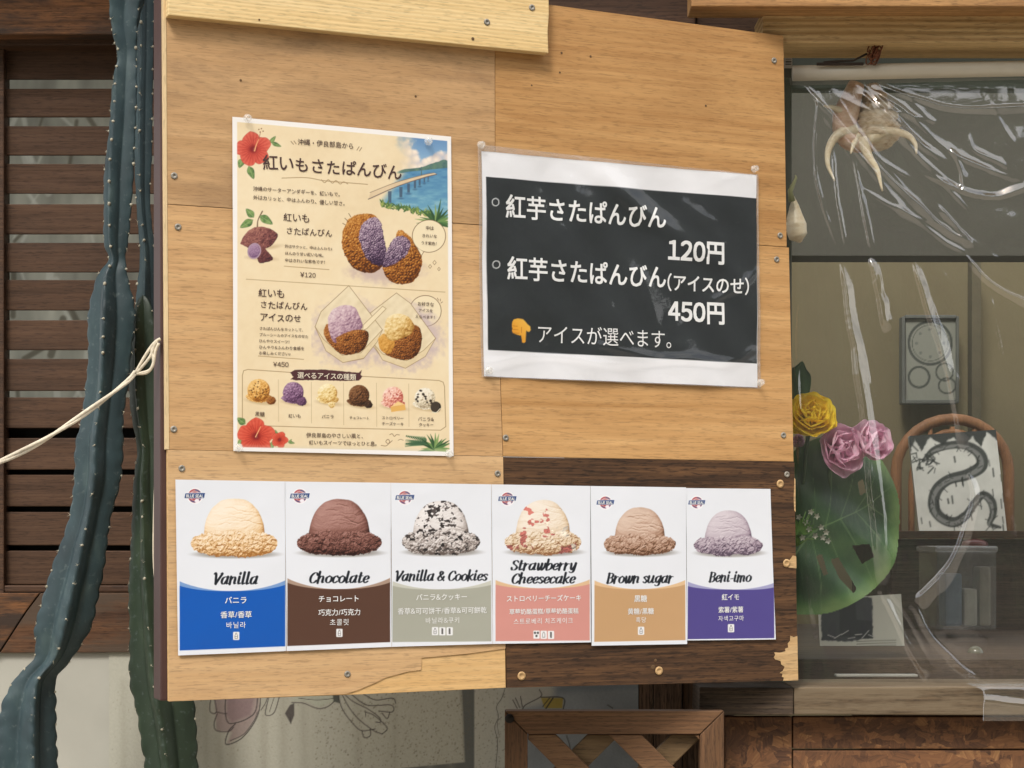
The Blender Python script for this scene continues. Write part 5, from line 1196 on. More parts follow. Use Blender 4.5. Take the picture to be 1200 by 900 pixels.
painted('sheet', wallplane(2.80), [(919, 52), (928.5, 52), (928.5, 80), (919, 80)], .6, pstk, printed('sticker_print', .5), (206, 204, 198), 0, None, stk)
single('window_post', wbox(890, 52, 928, 806, 2.803, .05), plain('post_grey', lc(86, 88, 80), .7), 'grey upright window post just behind the right edge of the board', 'post')

# clear plastic sheet, hung from the pole and lying over the sill at its right end
CREASES = [  # fine ridges: polyline, width px, height mm
 ([(966, 122), (1000, 165), (1046, 196), (1078, 214)], 2.6, 1.6), ([(1000, 92), (1060, 130), (1110, 176), (1150, 196), (1200, 214)], 3, 2.2), ([(1060, 110), (1090, 140), (1096, 140)], 2.4, 1.4), ([(1136, 152), (1140, 175), (1170, 190), (1182, 200)], 3, 2),
 ([(1040, 235), (1080, 262), (1110, 285), (1140, 300)], 2.6, 1.8), ([(1000, 215), (1060, 250), (1130, 276), (1200, 330)], 2.4, 1.4), ([(1160, 120), (1176, 150), (1192, 176)], 2.4, 1.6), ([(1008, 215), (1018, 260), (1030, 320), (1040, 392)], 2.4, 1.8), ([(1005, 420), (1018, 500), (1034, 600), (1036, 690)], 2.2, 1.6),
 ([(1040, 695), (1064, 730), (1090, 780)], 2.4, -1.6), ([(1090, 300), (1130, 360), (1150, 420)], 4, 1.2), ([(928, 410), (936, 470), (946, 560)], 2.4, 1.6), ([(948, 590), (946, 660), (954, 740)], 2.4, 1.8), ([(940, 300), (935, 420), (938, 560), (950, 660), (956, 745)], 2.4, 1.6), ([(1180, 296), (1210, 330), (1260, 350)], 3, 1.6), ([(976, 108), (1010, 128), (1040, 160), (1052, 190)], 2.2, 1.2), ([(962, 300), (968, 420), (976, 560)], 2, .7), ([(1096, 470), (1110, 560), (1100, 640)], 3, .9), ([(1150, 310), (1172, 420), (1168, 520)], 4, 1.0)]
_r = random.Random(41)
for _k in range(16):     # creases fanning out from the gathered upper corner
    _x, _y = _r.uniform(940, 1030), _r.uniform(96, 120); _L = _r.uniform(90, 240); _a = R(_r.uniform(18, 62))
    CREASES.append(([(_x, _y), (_x + math.cos(_a) * _L * .5 + _r.uniform(-8, 8), _y + math.sin(_a) * _L * .5 + _r.uniform(-8, 8)), (_x + math.cos(_a) * _L, _y + math.sin(_a) * _L)], _r.uniform(1.8, 4.5), _r.uniform(.9, 2.4)))
for _k in range(13):     # and hanging creases below
    _x, _y = _r.uniform(945, 1195), _r.uniform(290, 520); _L = _r.uniform(80, 260); _d = _r.uniform(.02, .24)
    CREASES.append(([(_x, _y), (_x + _d * _L * .5 + _r.uniform(-4, 4), _y + _L * .5), (_x + _d * _L, _y + _L)], _r.uniform(1.8, 5), _r.uniform(.7, 1.9)))
PLEATS = [   # a tilted facet of width w px and height mm beside the ridge, then a sharp return; side: +1 the facet lies left of / above the ridge
 ([(984, 296), (993, 360), (1004, 430), (1015, 520), (1025, 610), (1033, 692)], 17, 9, 1), ([(1018, 300), (1028, 340), (1038, 392)], 11, 6.6, 1), ([(998, 180), (1010, 240), (1022, 300)], 7, 3.2, 1), ([(1033, 692), (1050, 728), (1068, 766), (1084, 797)], 9, 4, 1), ([(1068, 298), (1084, 355), (1106, 425), (1120, 480), (1127, 534)], 15, 6, 1),
 ([(958, 112), (954, 170), (960, 230), (984, 300)], 6, 2.6, 1), ([(974, 172), (980, 230), (992, 300)], 6, 2.8, 1), ([(944, 102), (975, 135), (1010, 175), (1050, 215), (1100, 262), (1150, 292)], 8, 4.6, -1), ([(1030, 98), (1070, 114), (1130, 126), (1200, 124), (1300, 112)], 9, 3.8, -1), ([(1075, 200), (1120, 222), (1160, 232), (1200, 222), (1260, 192)], 9, 4.6, -1),
 ([(1128, 296), (1160, 330), (1200, 352), (1280, 380)], 8, 4, -1), ([(1132, 548), (1140, 580), (1130, 622), (1110, 664), (1084, 692), (1070, 704)], 13, 6, 1), ([(1070, 704), (1090, 742), (1120, 775), (1150, 798)], 8, 3.4, -1), ([(1112, 172), (1124, 200), (1128, 226)], 8, 3.6, 1), ([(1098, 240), (1124, 268), (1140, 288)], 9, 4.2, -1)]
def along(px, py, pts, n=5):
    """signed distance from a polyline (negative to its left/above) and how far along it the foot lies"""
    q = [tuple(k) for k in crom(pts, n)]; d = np.full(px.shape, 1e9); sg_ = np.ones(px.shape); tt = np.zeros(px.shape); m_ = len(q) - 1
    for i in range(m_):
        (ax, ay), (bx, by) = q[i], q[i + 1]; ex, ey = bx - ax, by - ay; t = np.clip(((px - ax) * ex + (py - ay) * ey) / (ex * ex + ey * ey + 1e-9), 0, 1)
        dd = np.hypot(px - ax - t * ex, py - ay - t * ey); m = dd < d
        d = np.where(m, dd, d); sg_ = np.where(m, np.sign(-(ex * (py - ay) - ey * (px - ax)) + 1e-12), sg_); tt = np.where(m, (i + t) / m_, tt)
    return d * sg_, tt
def fold_h(px, py):
    h = .0030 * (fbm(px, py, 150, 4, 2) - .5) + .0005 * (fbm(px * 1.4, py * .7, 40, 14, 2) - .5) + .00028 * (fbm(px, py * .6, 14, 24, 2) - .5) * sstep(260, 330, px - 850)
    wob = 3.0 * (fbm(px, py, 34, 31, 2) - .5)
    for pts, w, a in CREASES:
        s, tt = along(px, py, pts); h = h + a * .001 * np.exp(-np.abs((s + .4 * wob) / w) ** 1.2) * (.1 + 1.8 * fbm(px, py, 36, 72, 3)) * (sstep(0, .2, tt) * sstep(1, .75, tt) * .9 + .1)
    for pts, w, a, side in PLEATS:
        s, tt = along(px, py, pts); s = (s + wob) * (1 if side > 0 else 1); s = s * (1 if pts[-1][1] - pts[0][1] > abs(pts[-1][0] - pts[0][0]) * 0 else -1)
        up = s if side > 0 else -s
        ww = w * (.55 + .75 * fbm(tt * 60, tt * 0 + w, 14, 3, 2)); prof = np.where(up > 0, np.clip(1 - up / ww, 0, 1), np.clip(1 + up / (ww * .3), 0, 1))
        h = h + a * .001 * prof * (.78 + .5 * fbm(px, py, 44, 71, 3)) * (sstep(0, .18, tt) * sstep(1, .82, tt) * .92 + .08)
    for cx, cy, rx, ry, a in [(1142, 214, 20, 34, 4.5), (1192, 188, 26, 34, 5), (1150, 352, 34, 60, 3.2), (1112, 190, 22, 18, 3), (1168, 262, 34, 16, 3.2), (1060, 246, 34, 16, 2.6), (1094, 400, 16, 70, 2.4), (1010, 460, 14, 90, 2.6), (975, 230, 14, 60, 2.4), (1150, 470, 40, 50, 2.2), (1190, 560, 30, 70, 3), (1120, 720, 30, 40, 2.6)]:
        h = h + a * .001 * np.exp(-(((px + 2 * wob - cx) / rx) ** 2 + ((py - cy) / ry) ** 2)) * (.6 + .8 * fbm(px, py, 26, 81, 3))
    # the weld across the sheet
    return h + .0006 * fbm(px, py, 30, 9, 2) * np.exp(-((py - 299 - .01 * (px - 925)) / 2.0) ** 2)
xs = np.arange(916, 1424, 1.3); ys = np.arange(91, 800, 1.4)
px, py = np.meshgrid(xs, ys); Yv = 2.739 - .004 * sstep(91, 130, py)
hh = fold_h(px, py); Y = Yv - hh
V = np.stack([(px - 600) / F * Yv, Y, ZC + (HZ - py) / F * Yv], -1)
VIN = film('clear_vinyl', 3.0, .024, .04, (.95, .955, .93, 1))
me = grid_mesh('clear_sheet', V); o = link('plastic_sheet', me, VIN); rebase(o, V[-1, 0]); tag(o, 'wrinkled clear plastic sheet hanging over the shop window', 'plastic sheet')
# loose end lying over the sill and hanging in front of it
q = np.linspace(1128, 1424, 150); path = [(2.722, 799), (2.724, 803), (2.70, 804.3), (2.692, 804.8), (2.688, 812), (2.687, 830), (2.690, 846)]
pv_ = np.array([tuple(k) for k in crom(path, 6)]); U, T = np.meshgrid(q, np.arange(len(pv_)))
Yf = pv_[T.astype(int), 0]; pf = pv_[T.astype(int), 1]; st = np.maximum(U, 1128 + 24 * sstep(798, 812, pf)); st = np.where(U < 1160, st, U)
wob = .003 * (fbm(st, pf * 1.5, 26, 8, 3) - .2) + .0035 * np.exp(-((pf - 822 - .12 * (st - 1150)) / 5) ** 2)
V = np.stack([(st - 600) / F * Yf, Yf - wob, ZC + (HZ - pf) / F * Yf + .0015], -1)
o = link('plastic_flap', grid_mesh('flap', V), VIN); rebase(o, V[-1, 0]); tag(o, 'loose end of clear plastic folded over the right part of the sill', 'plastic flap')

# room
room = [('room_floor', (.15, 2.9, -.0), (3.4, 5.6, .02), (96, 84, 70)), ('back_wall', (.15, 5.3, .02), (3.4, 5.4, 2.40), (118, 108, 80)), ('room_side_wall', (.15, 2.96, .02), (.19, 5.3, 2.40), (110, 103, 80))]
for nme, lo, hi, c in room:
    o = MB().box(lo, hi, 0).build(nme, plain(nme + '_paint', lc(*c), .9, .06, 6, .1)); rebase(o, ((lo[0] + hi[0]) / 2, (lo[1] + hi[1]) / 2, lo[2])); o['kind'] = 'structure'
# soffit over the back of the room: its lower edge shows as the level line
so = wbox(820, -60, 1600, 300, 4.3, .10); single('soffit_panel', so, plain('soffit_paint', lc(78, 76, 66), .8, .08, 8), 'dull grey soffit panel inside the shop above the olive wall', 'panel')
single('wall_post', wbox(1139, 300, 1150, 560, 5.2, .05), plain('post_brown', lc(98, 90, 68), .8), 'slim brown post on the olive wall inside the shop', 'post')
# small framed drawing
fd = empty('framed_drawing', P(1092, 472, 5.27), 'small grey framed ink drawing of ringed circles on the olive wall', 'picture')
def pfd(C):
    C.rgb[:] = np.array((138, 140, 128)) / 255
    k = (70, 73, 68)
    def o(cx, cy, rx, ry, w): c = circ(cx, cy, rx, ry, 24); C.line(c + [c[0]], w, k, .5, 2)
    o(1090, 402, 25, 25, 3); o(1090, 402, 21, 21, .7); o(1077, 442, 12, 12, 2.6); o(1107, 436, 10, 10, 2); o(1110, 452, 10, 9, 2)
    for q in range(8): a = q * .78; C.ell(1090 + 16 * math.cos(a), 402 + 16 * math.sin(a), 1.8, 1.8, (110, 112, 106))
painted('picture', wallplane(5.24), [(1061, 374), (1120, 373), (1122, 468), (1064, 470)], 1.2, pfd, printed('drawing_paper', .8), (168, 172, 162), 0, None, fd)
m = MB(); wbox(1057, 371, 1060.8, 473, 5.23, .04, m); wbox(1120.8, 370, 1124, 472, 5.23, .04, m); wbox(1060.9, 369, 1120.7, 373, 5.231, .04, m); wbox(1060.9, 468.5, 1120.7, 473, 5.231, .04, m); m.build('frame', plain('frame_grey', lc(96, 98, 92), .6), fd)
wbox(1061, 373, 1121, 470, 5.245, .015).build('backing', plain('card_back', lc(150, 150, 140), .9), fd)
# bentwood chair and the dragon painting leaning on it
ch = empty('bentwood_chair', P(1112, 700, 4.5), 'round backed bentwood chair inside the shop behind the dragon painting', 'chair')
CW = wood('bent_wood', lc(122, 82, 50), lc(146, 102, 64), lc(84, 54, 34), 'z', fine=.2, seed=88)
def arch(cx, top, rx, bot, Y, r):
    pts = [(cx - rx, bot)] + [(cx - rx * math.cos(t), top + 62 - 62 * math.sin(t)) for t in np.linspace(0, math.pi, 15)] + [(cx + rx, bot)]
    return MB().tube([P(x, y, Y) for x, y in pts], r, 10)
arch(1116, 491, 66, 690, 4.50, .0135).build('back_frame', CW, ch, True); arch(1116, 506, 48, 690, 4.50, .008).build('inner_hoop', CW, ch, True)
for xx in (1090, 1116, 1142): MB().tube([P(xx, 500, 4.5), P(xx, 690, 4.5)], .006, 8).build('spindle', CW, ch, True)
c0 = P(1116, 690, 4.40); MB().lathe([(.02, 0), (.165, .0), (.172, .012), (.165, .026), (.02, .03)], Matrix.Translation((c0.x, 4.36, c0.z)), 28).build('seat', CW, ch, True)
for a, b in ((-1, -1), (1, -1), (-1, 1), (1, 1)): MB().tube([(c0.x + a * .12, 4.36 + b * .11, c0.z), (c0.x + a * .16, 4.36 + b * .15, .02)], .013, 8).build('leg', CW, ch, True)
dr = empty('dragon_painting', P(1122, 630, 4.24), 'black and white ink painting of a coiling dragon propped on the bentwood chair', 'painting')
def pdr(C):
    C.rgb[:] = np.array((214, 216, 209)) / 255; C.rgb *= (.93 + .14 * fbm(C.x, C.y, 18, 4))[..., None]
    ink = (26, 30, 30)
    C.poly([(1064, 500), (1170, 495), (1171, 518), (1156, 506), (1150, 524), (1140, 512), (1128, 526), (1118, 512), (1104, 522), (1090, 512), (1080, 528), (1072, 514), (1066, 532)], ink, 1.2, a=.85, rag=2)
    def B(p, w, a=.9, c=ink): C.line(p, w, c, 1.0, a=a)
    body = [(1082, 540), (1094, 528), (1112, 522), (1132, 522), (1148, 532), (1150, 546), (1134, 556), (1112, 562), (1098, 574), (1094, 592), (1102, 606), (1118, 612), (1132, 604), (1142, 590), (1152, 580), (1162, 588), (1164, 602), (1160, 614), (1172, 618)]
    B(body, [4, 8, 9, 10, 13, 14, 13, 12, 13, 13, 12, 12, 10, 9, 9, 10, 8, 6, 3], .8); B([(x - 1, y + 1.5) for x, y in body], [1, 3, 4, 4, 5, 6, 5, 5, 5, 5, 5, 5, 4, 3, 3, 4, 3, 2, 1], .6, (170, 172, 168))
    r = random.Random(6)
    for k in range(len(body) - 1):
        for j in range(5):
            a = np.array(body[k]) + (np.array(body[k + 1]) - body[k]) * r.random(); v = np.array([r.uniform(-8, 8), r.uniform(-8, 8)]); B([tuple(a + v * .3), tuple(a + v)], .8, .7)
    for k in range(26): a = (1084 + r.uniform(-12, 14), 538 + r.uniform(-10, 12)); B([a, (a[0] + r.uniform(-9, 9), a[1] + r.uniform(-8, 8))], r.uniform(.7, 1.6), .8)
    for k in range(26): a = (r.uniform(1070, 1176), r.uniform(530, 618)); B([a, (a[0] + 1, a[1] + r.uniform(4, 11))], r.uniform(.8, 2.2), .75)
DP = [(1065, 511), (1167, 503.5), (1180, 622), (1078, 631)]
painted('canvas', wallplane(4.26), DP, 1.1, pdr, printed('canvas_paint', .75), (206, 208, 202), 0, None, dr)
bevpoly([(a + b * .4, c) for a, b, c in [(1065, 1, 511.5), (1167, -1, 504), (1180, -1, 621.5), (1078, 1, 630.5)]], 4.2615, .018, 'stretcher', plain('canvas_side', lc(170, 166, 152), .9), dr)
# low dark cabinet, storage box in plastic, poster, ball, table runner
single('cabinet', wbox(1044, 632, 1600, 900, 3.9, .45), wood('cabinet_wood', lc(98, 80, 62), lc(124, 102, 78), lc(64, 50, 40), fine=.3, blotch=.6, seed=91), 'dark brown cabinet inside the shop below the dragon painting', 'cabinet')
single('shelf_board', wbox(1030, 622, 1600, 631, 3.86, .45), wood('shelf_wood', lc(98, 70, 46), lc(124, 92, 62), lc(64, 46, 32), fine=.3, seed=92), 'narrow brown shelf board under the dragon painting', 'shelf')
tank = empty('storage_box', P(1130, 742, 3.6), 'clear storage box with pale things inside standing on the dark counter', 'box')
m = MB(); wbox(1098, 646, 1168, 738, 3.55, .16, m, .004); m.build('body', film('box_plastic', 1.2, .12, .15, (.85, .86, .84, 1)), tank)
wbox(1096, 640, 1170, 647, 3.545, .17, None, .004).build('lid', film('lid_plastic', 1.2, .25, .2, (.8, .8, .78, 1)), tank)
for x0, y0, x1, y1, c in [(1108, 672, 1128, 734, (120, 136, 156)), (1130, 690, 1146, 734, (206, 202, 190)), (1148, 664, 1162, 734, (176, 168, 150))]:
    wbox(x0, y0, x1, y1, 3.60, .06, None, .006).build('content', plain('packet', lc(*c), .5), tank)
rt = MB(); rt.ico(P(1142, 638.0, 3.86), .022, 2, (1.3, .8, .55)); single('red_tray', rt, plain('red_glaze', lc(120, 44, 40), .3, .15, 30, .1, 0, .5), 'small red bowl on the shelf beneath the dragon painting', 'bowl', smooth=True)
po_ = empty('leaning_poster', P(1010, 762, 3.3), 'pale poster with a dark sketched picture leaning on the counter beneath the leaf', 'poster')
def ppo(C):
    C.rgb[:] = np.array((204, 204, 192)) / 255
    C.poly([(962, 700), (1022, 700), (1023, 748), (990, 752), (963, 750)], (58, 60, 66), 1, rag=1.5); C.poly([(984, 704), (1002, 704), (1004, 726), (1022, 728), (1022, 748), (984, 746)], (36, 38, 46), 1.2)
    for k in range(7): C.line([(970 + k * 8, 744 + (k % 2) * 4), (978 + k * 8, 747 - (k % 3) * 4)], 1, (190, 190, 184), .6, 0)
    for k in range(3): C.line([(1004, 752 + 3 * k), (1050, 750 + 3 * k)], .8, (110, 110, 104), .5, 0)
painted('sheet', wallplane(3.30), [(958, 702), (1056, 696), (1060, 757), (961, 762)], 1.0, ppo, printed('poster_print', .6), (176, 176, 166), 0, None, po_)
bevpoly([(958.3, 702.5), (1055.7, 696.5), (1059.7, 756.6), (961.3, 761.6)], 3.3015, .004, 'backing', plain('poster_card', lc(150, 146, 134), .9), po_)
single('counter', wbox(900, 772, 1600, 800, 2.95, 1.2), wood('counter_wood', lc(88, 72, 58), lc(116, 96, 76), lc(54, 44, 36), fine=.3, blotch=.6, seed=93), 'dark wooden counter inside the shop window', 'counter')
single('ball', MB().ico(P(1143, 766, 3.1), .013, 3), plain('dull_glass_ball', lc(120, 116, 98), .35, .25, 60, .1, 0, .4), 'dull grey ball lying on the dark counter', 'ball', smooth=True)
single('window_track', wbox(980, 790.5, 1076, 793.5, 2.86, .02), plain('white_track', lc(168, 166, 158), .5), 'thin white strip along the window foot above the sill', 'strip')

# seashells
def shell_mat(name, a, b, c):
    m, t, bs = newmat(name); n1 = noise(t, mapped(t, (1, 1, 2.2)), 60, 5, .6, .6); t.links.new(ramp(t, n1, [(.3, a), (.5, b), (.7, c)]), bs.inputs['Base Color']); bs.inputs['Roughness'].default_value = .35
    bp = nd(t, 'Bump', i_Strength=.4, i_Distance=.002, i_Height=n1); t.links.new(bp.outputs[0], bs.inputs['Normal']); return m
SH1 = shell_mat('shell_spotted', lc(190, 158, 122), lc(240, 220, 192), lc(250, 240, 222)); SH2 = shell_mat('shell_cream', lc(226, 204, 168), lc(240, 224, 194), lc(248, 238, 216)); SH3 = shell_mat('shell_pink', lc(206, 160, 134), lc(230, 194, 168), lc(240, 214, 190))
sp_ = empty('spider_conch', P(1018, 195, 2.80), 'spider conch seashell with long cream fingers hanging under the pole', 'seashell')
m = MB(); ring = []
for i, t in enumerate(np.linspace(0, 1, 34)):   # knobbly whorls from the crown down to the lip
    c = P(1022 + 4 * math.sin(t * 3), 98 + 78 * t, 2.80); r0 = (5 + 22 * math.sin(min(t * 1.25, 1) * 1.7)) * 2.8 / F * (1 + .10 * math.sin(t * 42))
    ring.append((c, r0 * (1.0 if t < .85 else 1.0 - (t - .85) * 4.5)))
m.tube([c for c, r0 in ring], [max(r0, .002) for c, r0 in ring], 22)
for v in m.bm.verts:
    a = math.atan2(v.co.y - 2.8, v.co.x - P(1022, 100, 2.8).x); v.co += Vector((math.cos(a), math.sin(a), 0)) * .0016 * math.sin(a * 7 + v.co.z * 300)
m.build('body', SH1, sp_, True)
m = MB(); lipp = [(1004, 98), (996, 120), (990, 140), (992, 158), (1006, 168), (1022, 168)]; m.tube([P(x, y, 2.785) for x, y in [tuple(k) for k in crom(lipp, 6)]], list(np.interp(np.linspace(0, 1, 31), [0, .3, .7, 1], [.012, .019, .017, .009])), 14); m.build('lip', SH3, sp_, True)
for f in ([(1004, 152), (984, 156), (972, 172), (970, 192), (978, 212)], [(1010, 162), (1018, 184), (1028, 200), (1034, 224)], [(1018, 164), (1040, 154), (1062, 158), (1072, 168), (1074, 180)], [(990, 132), (976, 126), (965, 124)], [(1006, 158), (1000, 170), (997, 180)]):
    q = [tuple(k) for k in crom(f, 6)]; n = len(q); MB().tube([P(x, y, 2.775 - .012 * i / n) for i, (x, y) in enumerate(q)], [.0085 * (1 - .85 * (i / (n - 1)) ** 1.2) if n > 13 else .006 * (1 - .8 * i / (n - 1)) for i in range(n)], 10).build('finger', SH2, sp_, True)
s2 = empty('seashell', P(932, 282, 2.775), 'small pale rounded seashell at the edge of the board below the conch', 'seashell')
m = MB(); m.tube([P(x, y, 2.78) for x, y in [tuple(k) for k in crom([(930, 230), (931, 244), (932, 258), (934, 272), (938, 284)], 5)]], list(np.interp(np.linspace(0, 1, 21), [0, .2, .6, .85, 1], [.001, .007, .016, .014, .002])), 16); m.build('body', SH2, s2, True)
MB().tube([P(x, y, 2.765) for x, y in [(928, 236), (926, 224), (933, 208), (932, 205)]], [.005, .004, .002, .001], 8).build('spire', plain('shell_green', lc(150, 150, 104), .5), s2, True)

# flowers and leaf behind the plastic
def petal(m, c, axis, up, w, L, cup, curl, th=.0, n=13):
    """one curved petal growing from c along axis, opening towards up"""
    axis, up = axis.normalized(), up.normalized(); side = axis.cross(up).normalized(); up = side.cross(axis); b = bmesh.new(); g = []
    for i in range(n):
        t = i / (n - 1); row = []
        ww = w * (math.sin(math.pi * min(1, .10 + .78 * t ** .75)) ** .55) * (1 - .55 * max(0, t - .82) / .18)
        for j in range(11):
            s = j / 5 - 1; p = c + axis * (L * (t - .25 * curl * t * t) * (1 - .10 * s * s * t)) + side * (ww * s) + up * (cup * (s * s) * ww + curl * L * t * t * .8 + .0010 * math.sin(s * 9 + t * 7))
            row.append(b.verts.new(p))
        g.append(row)
    for i in range(n - 1):
        for j in range(10): b.faces.new((g[i][j], g[i][j + 1], g[i + 1][j + 1], g[i + 1][j]))
    m.add(b)
def petal_mat(name, a, b):
    m, t, bs = newmat(name); n1 = noise(t, mapped(t, (1, 1, 1)), 70, 4); t.links.new(ramp(t, n1, [(.3, a), (.7, b)]), bs.inputs['Base Color']); bs.inputs['Roughness'].default_value = .6
    bs.inputs['Specular IOR Level'].default_value = .15
    tr = nd(t, 'BsdfTranslucent'); t.links.new(bs.inputs['Base Color'].links[0].from_socket, tr.inputs['Color']); mx = nd(t, 'MixShader', i_0=.42, i_1=bs.outputs[0], i_2=tr.outputs[0]); t.links.new(mx.outputs[0], t.nodes['Material Output'].inputs['Surface']); return m
def bloom(name, c, face, rad, rings, mat, label, seed, squash=(1, 1, 1), sepal=None):
    r = random.Random(seed); root = empty(name, c, label, 'flower'); face = Vector(face).normalized(); a0 = face.orthogonal().normalized(); a1 = face.cross(a0)
    for k, (n, tilt, L, w) in enumerate(rings):
        for j in range(n):
            a = 2 * math.pi * (j + .5 * (k % 2)) / n + r.uniform(-.2, .2); rd = a0 * math.cos(a) + a1 * math.sin(a); tl = R(tilt + r.uniform(-8, 8))
            ax = rd * math.cos(tl) + face * math.sin(tl); up = face * math.cos(tl) - rd * math.sin(tl)
            m = MB(); petal(m, c - face * rad * .30, ax, up, rad * w, rad * L * r.uniform(.92, 1.08), .42, .26 * r.uniform(.5, 1.4))
            m.build('petal', mat, root, True)
    ST = plain('stem_green_' + name + str(seed), lc(66, 92, 48), .6)
    MB().tube([c - face * rad * .2, c - face * rad * .8 + Vector((0, .01, -.03)), c + Vector((-.005, .05, -.10))], [.004, .003, .003], 8).build('stem', ST, root, True)
    return root
YEL = petal_mat('yellow_petal', lc(252, 218, 36), lc(255, 236, 90)); PNK = petal_mat('pink_petal', lc(244, 190, 218), lc(255, 224, 238))
bloom('yellow_flower', P(951, 487, 2.80), (.05, -.85, .5), .041, [(7, 8, 1.05, .74), (6, 32, .98, .68), (5, 54, .86, .58), (4, 70, .68, .46), (3, 82, .48, .32)], YEL, 'bright yellow ranunculus bloom beside the board edge behind the plastic', 4)
bloom('pink_flower', P(985, 526, 2.815), (.3, -.85, .15), .043, [(6, 12, 1.05, .76), (5, 40, .98, .68), (4, 64, .8, .54), (3, 78, .6, .4)], PNK, 'pale pink bloom directly under the yellow flower', 8)
bloom('pink_flower', P(1019, 520, 2.83), (.45, -.75, .35), .042, [(6, 28, 1.1, .72), (5, 55, 1.0, .62), (3, 74, .8, .46)], PNK, 'upright pink bloom seen through the plastic crease, right of the other pink one', 11)
bloom('pink_flower', P(936, 516, 2.84), (-.2, -1, .0), .014, [(5, 30, 1.0, .5), (4, 62, .8, .4)], PNK, 'tiny pink bud half hidden under the yellow flower at the board edge', 15)
# split leaf
def pleaf(C):
    x, y = C.x, C.y; C.rgb[:] = np.array((44, 76, 44)) / 255; n = fbm(x, y, 22, 3, 4)
    d = C.sdf(LEAF, (slice(None), slice(None))); C.rgb[:] = cmap(.12 + .5 * n + .55 * sstep(-26, -2, d) , [(32, 56, 34), (46, 78, 44), (74, 110, 60), (112, 142, 82)])
    vein = (104, 134, 84); main = [(918, 668), (950, 626), (980, 610), (1016, 594), (1052, 566)]
    C.line(main, [2.2, 2, 1.6, 1.2, .5], vein, .5)
    for a, b in [((950, 626), (952, 560)), ((966, 617), (974, 548)), ((984, 608), (1002, 548)), ((1004, 599), (1028, 556)), ((950, 626), (962, 716)), ((966, 617), (1000, 712)), ((984, 608), (1030, 690)), ((1004, 599), (1050, 655)), ((1020, 592), (1058, 620))]: C.line([a, ((a[0] + b[0]) / 2 + 3, (a[1] + b[1]) / 2), b], [1.3, 1, .5], vein, .4, a=.85)
    for k in range(34):     # fine ribs between the main veins
        t = k / 33; a = (920 + 130 * t, 664 - 94 * t); up = k % 2 == 0; C.line([a, (a[0] + (8 if up else 22), a[1] + (-60 if up else 60))], [.8, .3], (78, 108, 66), .5, 0, .5)
LEAF = [tuple(k) for k in crom([(912, 560), (930, 528), (960, 512), (992, 512), (1022, 522), (1042, 544), (1056, 576), (1060, 612), (1056, 650), (1046, 672), (1030, 690), (1004, 706), (974, 718), (946, 721), (924, 716), (908, 690), (904, 620), (912, 560)], 5)][:-1]
def lmask(C):
    a = (slice(None), slice(None)); m = C.sdf(LEAF, a) < 0
    for hole in ([(974, 656), (982, 654), (1004, 690), (1000, 694), (984, 678)], [(1000, 640), (1020, 638), (1026, 652), (1012, 660)], [(956, 652), (962, 650), (968, 672), (964, 674)], [(1006, 566), (1012, 562), (1016, 576), (1010, 580)]): m &= C.sdf(hole, a) > 0
    return m
lf = empty('monstera_leaf', P(950, 715, 2.87), 'large dark green split leaf behind the plastic under the flowers', 'leaf')
def lf_h(q, z): return .010 * np.sin((q - .4) * 26) - .25 * (q - .45) ** 2 * 4 + .004 * np.sin(z * 60 + q * 40)
lo_ = painted('blade', wallplane(2.86), [(900, 505), (1066, 505), (1066, 726), (900, 726)], 1.2, pleaf, printed('leaf_skin', .38, .1, .5), (44, 76, 44), 0, lf_h, lf, lmask)
MB().tube([P(918, 668, 2.862), P(905, 720, 2.87), P(900, 780, 2.90)], [.0035, .004, .004], 8).build('stalk', plain('leaf_stalk', lc(74, 104, 58), .5), lf, True)
lf2 = empty('green_leaf', P(935, 480, 2.89), 'dark narrow leaf rising behind the yellow flower', 'leaf')
m = MB(); petal(m, P(926, 478, 2.88), Vector((.25, 0, 1)), Vector((0, -1, 0)), .022, .075, .3, .1); m.build('blade', plain('dark_leaf', lc(50, 74, 42), .5), lf2, True)
ws = empty('flower_spray', P(940, 640, 2.80), 'spray of small white star flowers and thin green leaves at the board edge', 'flower spray')
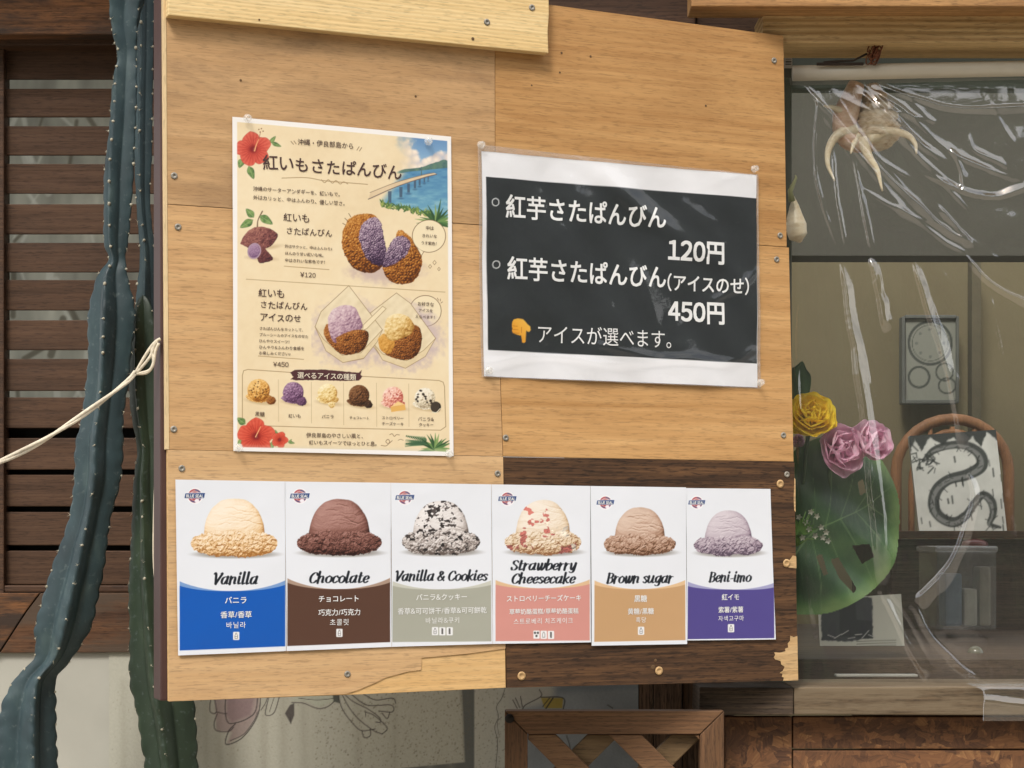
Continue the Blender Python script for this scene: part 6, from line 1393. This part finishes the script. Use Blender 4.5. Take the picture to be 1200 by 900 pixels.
WHT = petal_mat('white_petal', lc(226, 224, 206), lc(240, 238, 226)); r = random.Random(12); mg = MB()
for k in range(16):
    e = P(938 + r.uniform(-8, 20), 612 + r.uniform(-16, 22), 2.79); mg.tube([P(934, 640, 2.80), (P(934, 640, 2.80) + e) / 2 + Vector((0, 0, .006)), e], [.0012, .001, .0006], 5)
mg.build('stem', plain('spray_green', lc(106, 148, 58), .5), ws, True)
for k in range(11):
    c = P([950, 957, 944, 962, 968, 936, 955, 948, 940, 964, 970][k], [600, 605, 612, 618, 624, 606, 628, 620, 630, 630, 634][k], 2.788); m = MB()
    for j in range(5): a = j * 1.257 + k; ax = Vector((math.cos(a), -.3, math.sin(a))); petal(m, c, ax, Vector((0, -1, 0)), .0016, .0058, .2, .2, n=5)
    m.build('floret', WHT, ws, True)
m = MB()
for k in range(9): a = R(20 + k * 18); petal(m, P(938, 626, 2.792), Vector((math.cos(a), -.2, math.sin(a) * .9)), Vector((0, -1, .2)), .0032, .026, .3, .1, n=6)
m.build('leaf', plain('spray_leaf', lc(104, 150, 60), .5), ws, True)

# trees across the yard: what the plastic and the laminate mirror
def yard_trees():
    r = np.random.RandomState(5); N = 52000
    cl = np.stack([r.uniform(-7, 20, 420), r.uniform(-12.5, -9, 420), r.uniform(.2, 7.6, 420) ** 1.0], 1)
    c = cl[r.randint(0, 420, N)] + r.normal(0, .62, (N, 3)); a = r.normal(size=(N, 3)); a /= np.linalg.norm(a, axis=1)[:, None]; b = np.cross(a, r.normal(size=(N, 3))); b /= np.linalg.norm(b, axis=1)[:, None]
    s = r.uniform(.16, .36, N)[:, None]; V = np.stack([c - a * s, c + b * s * .5, c + a * s, c - b * s * .5], 1).reshape(-1, 3)
    me = bpy.data.meshes.new('foliage'); me.from_pydata(V.tolist(), [], np.arange(4 * N).reshape(N, 4).tolist())
    o = link('trees', me, plain('foliage_green', lc(64, 92, 44), .6, .3, .8, 0)); tag(o, 'leafy trees across the yard mirrored in the clear plastic', 'trees', None, 'stuff')
yard_trees()
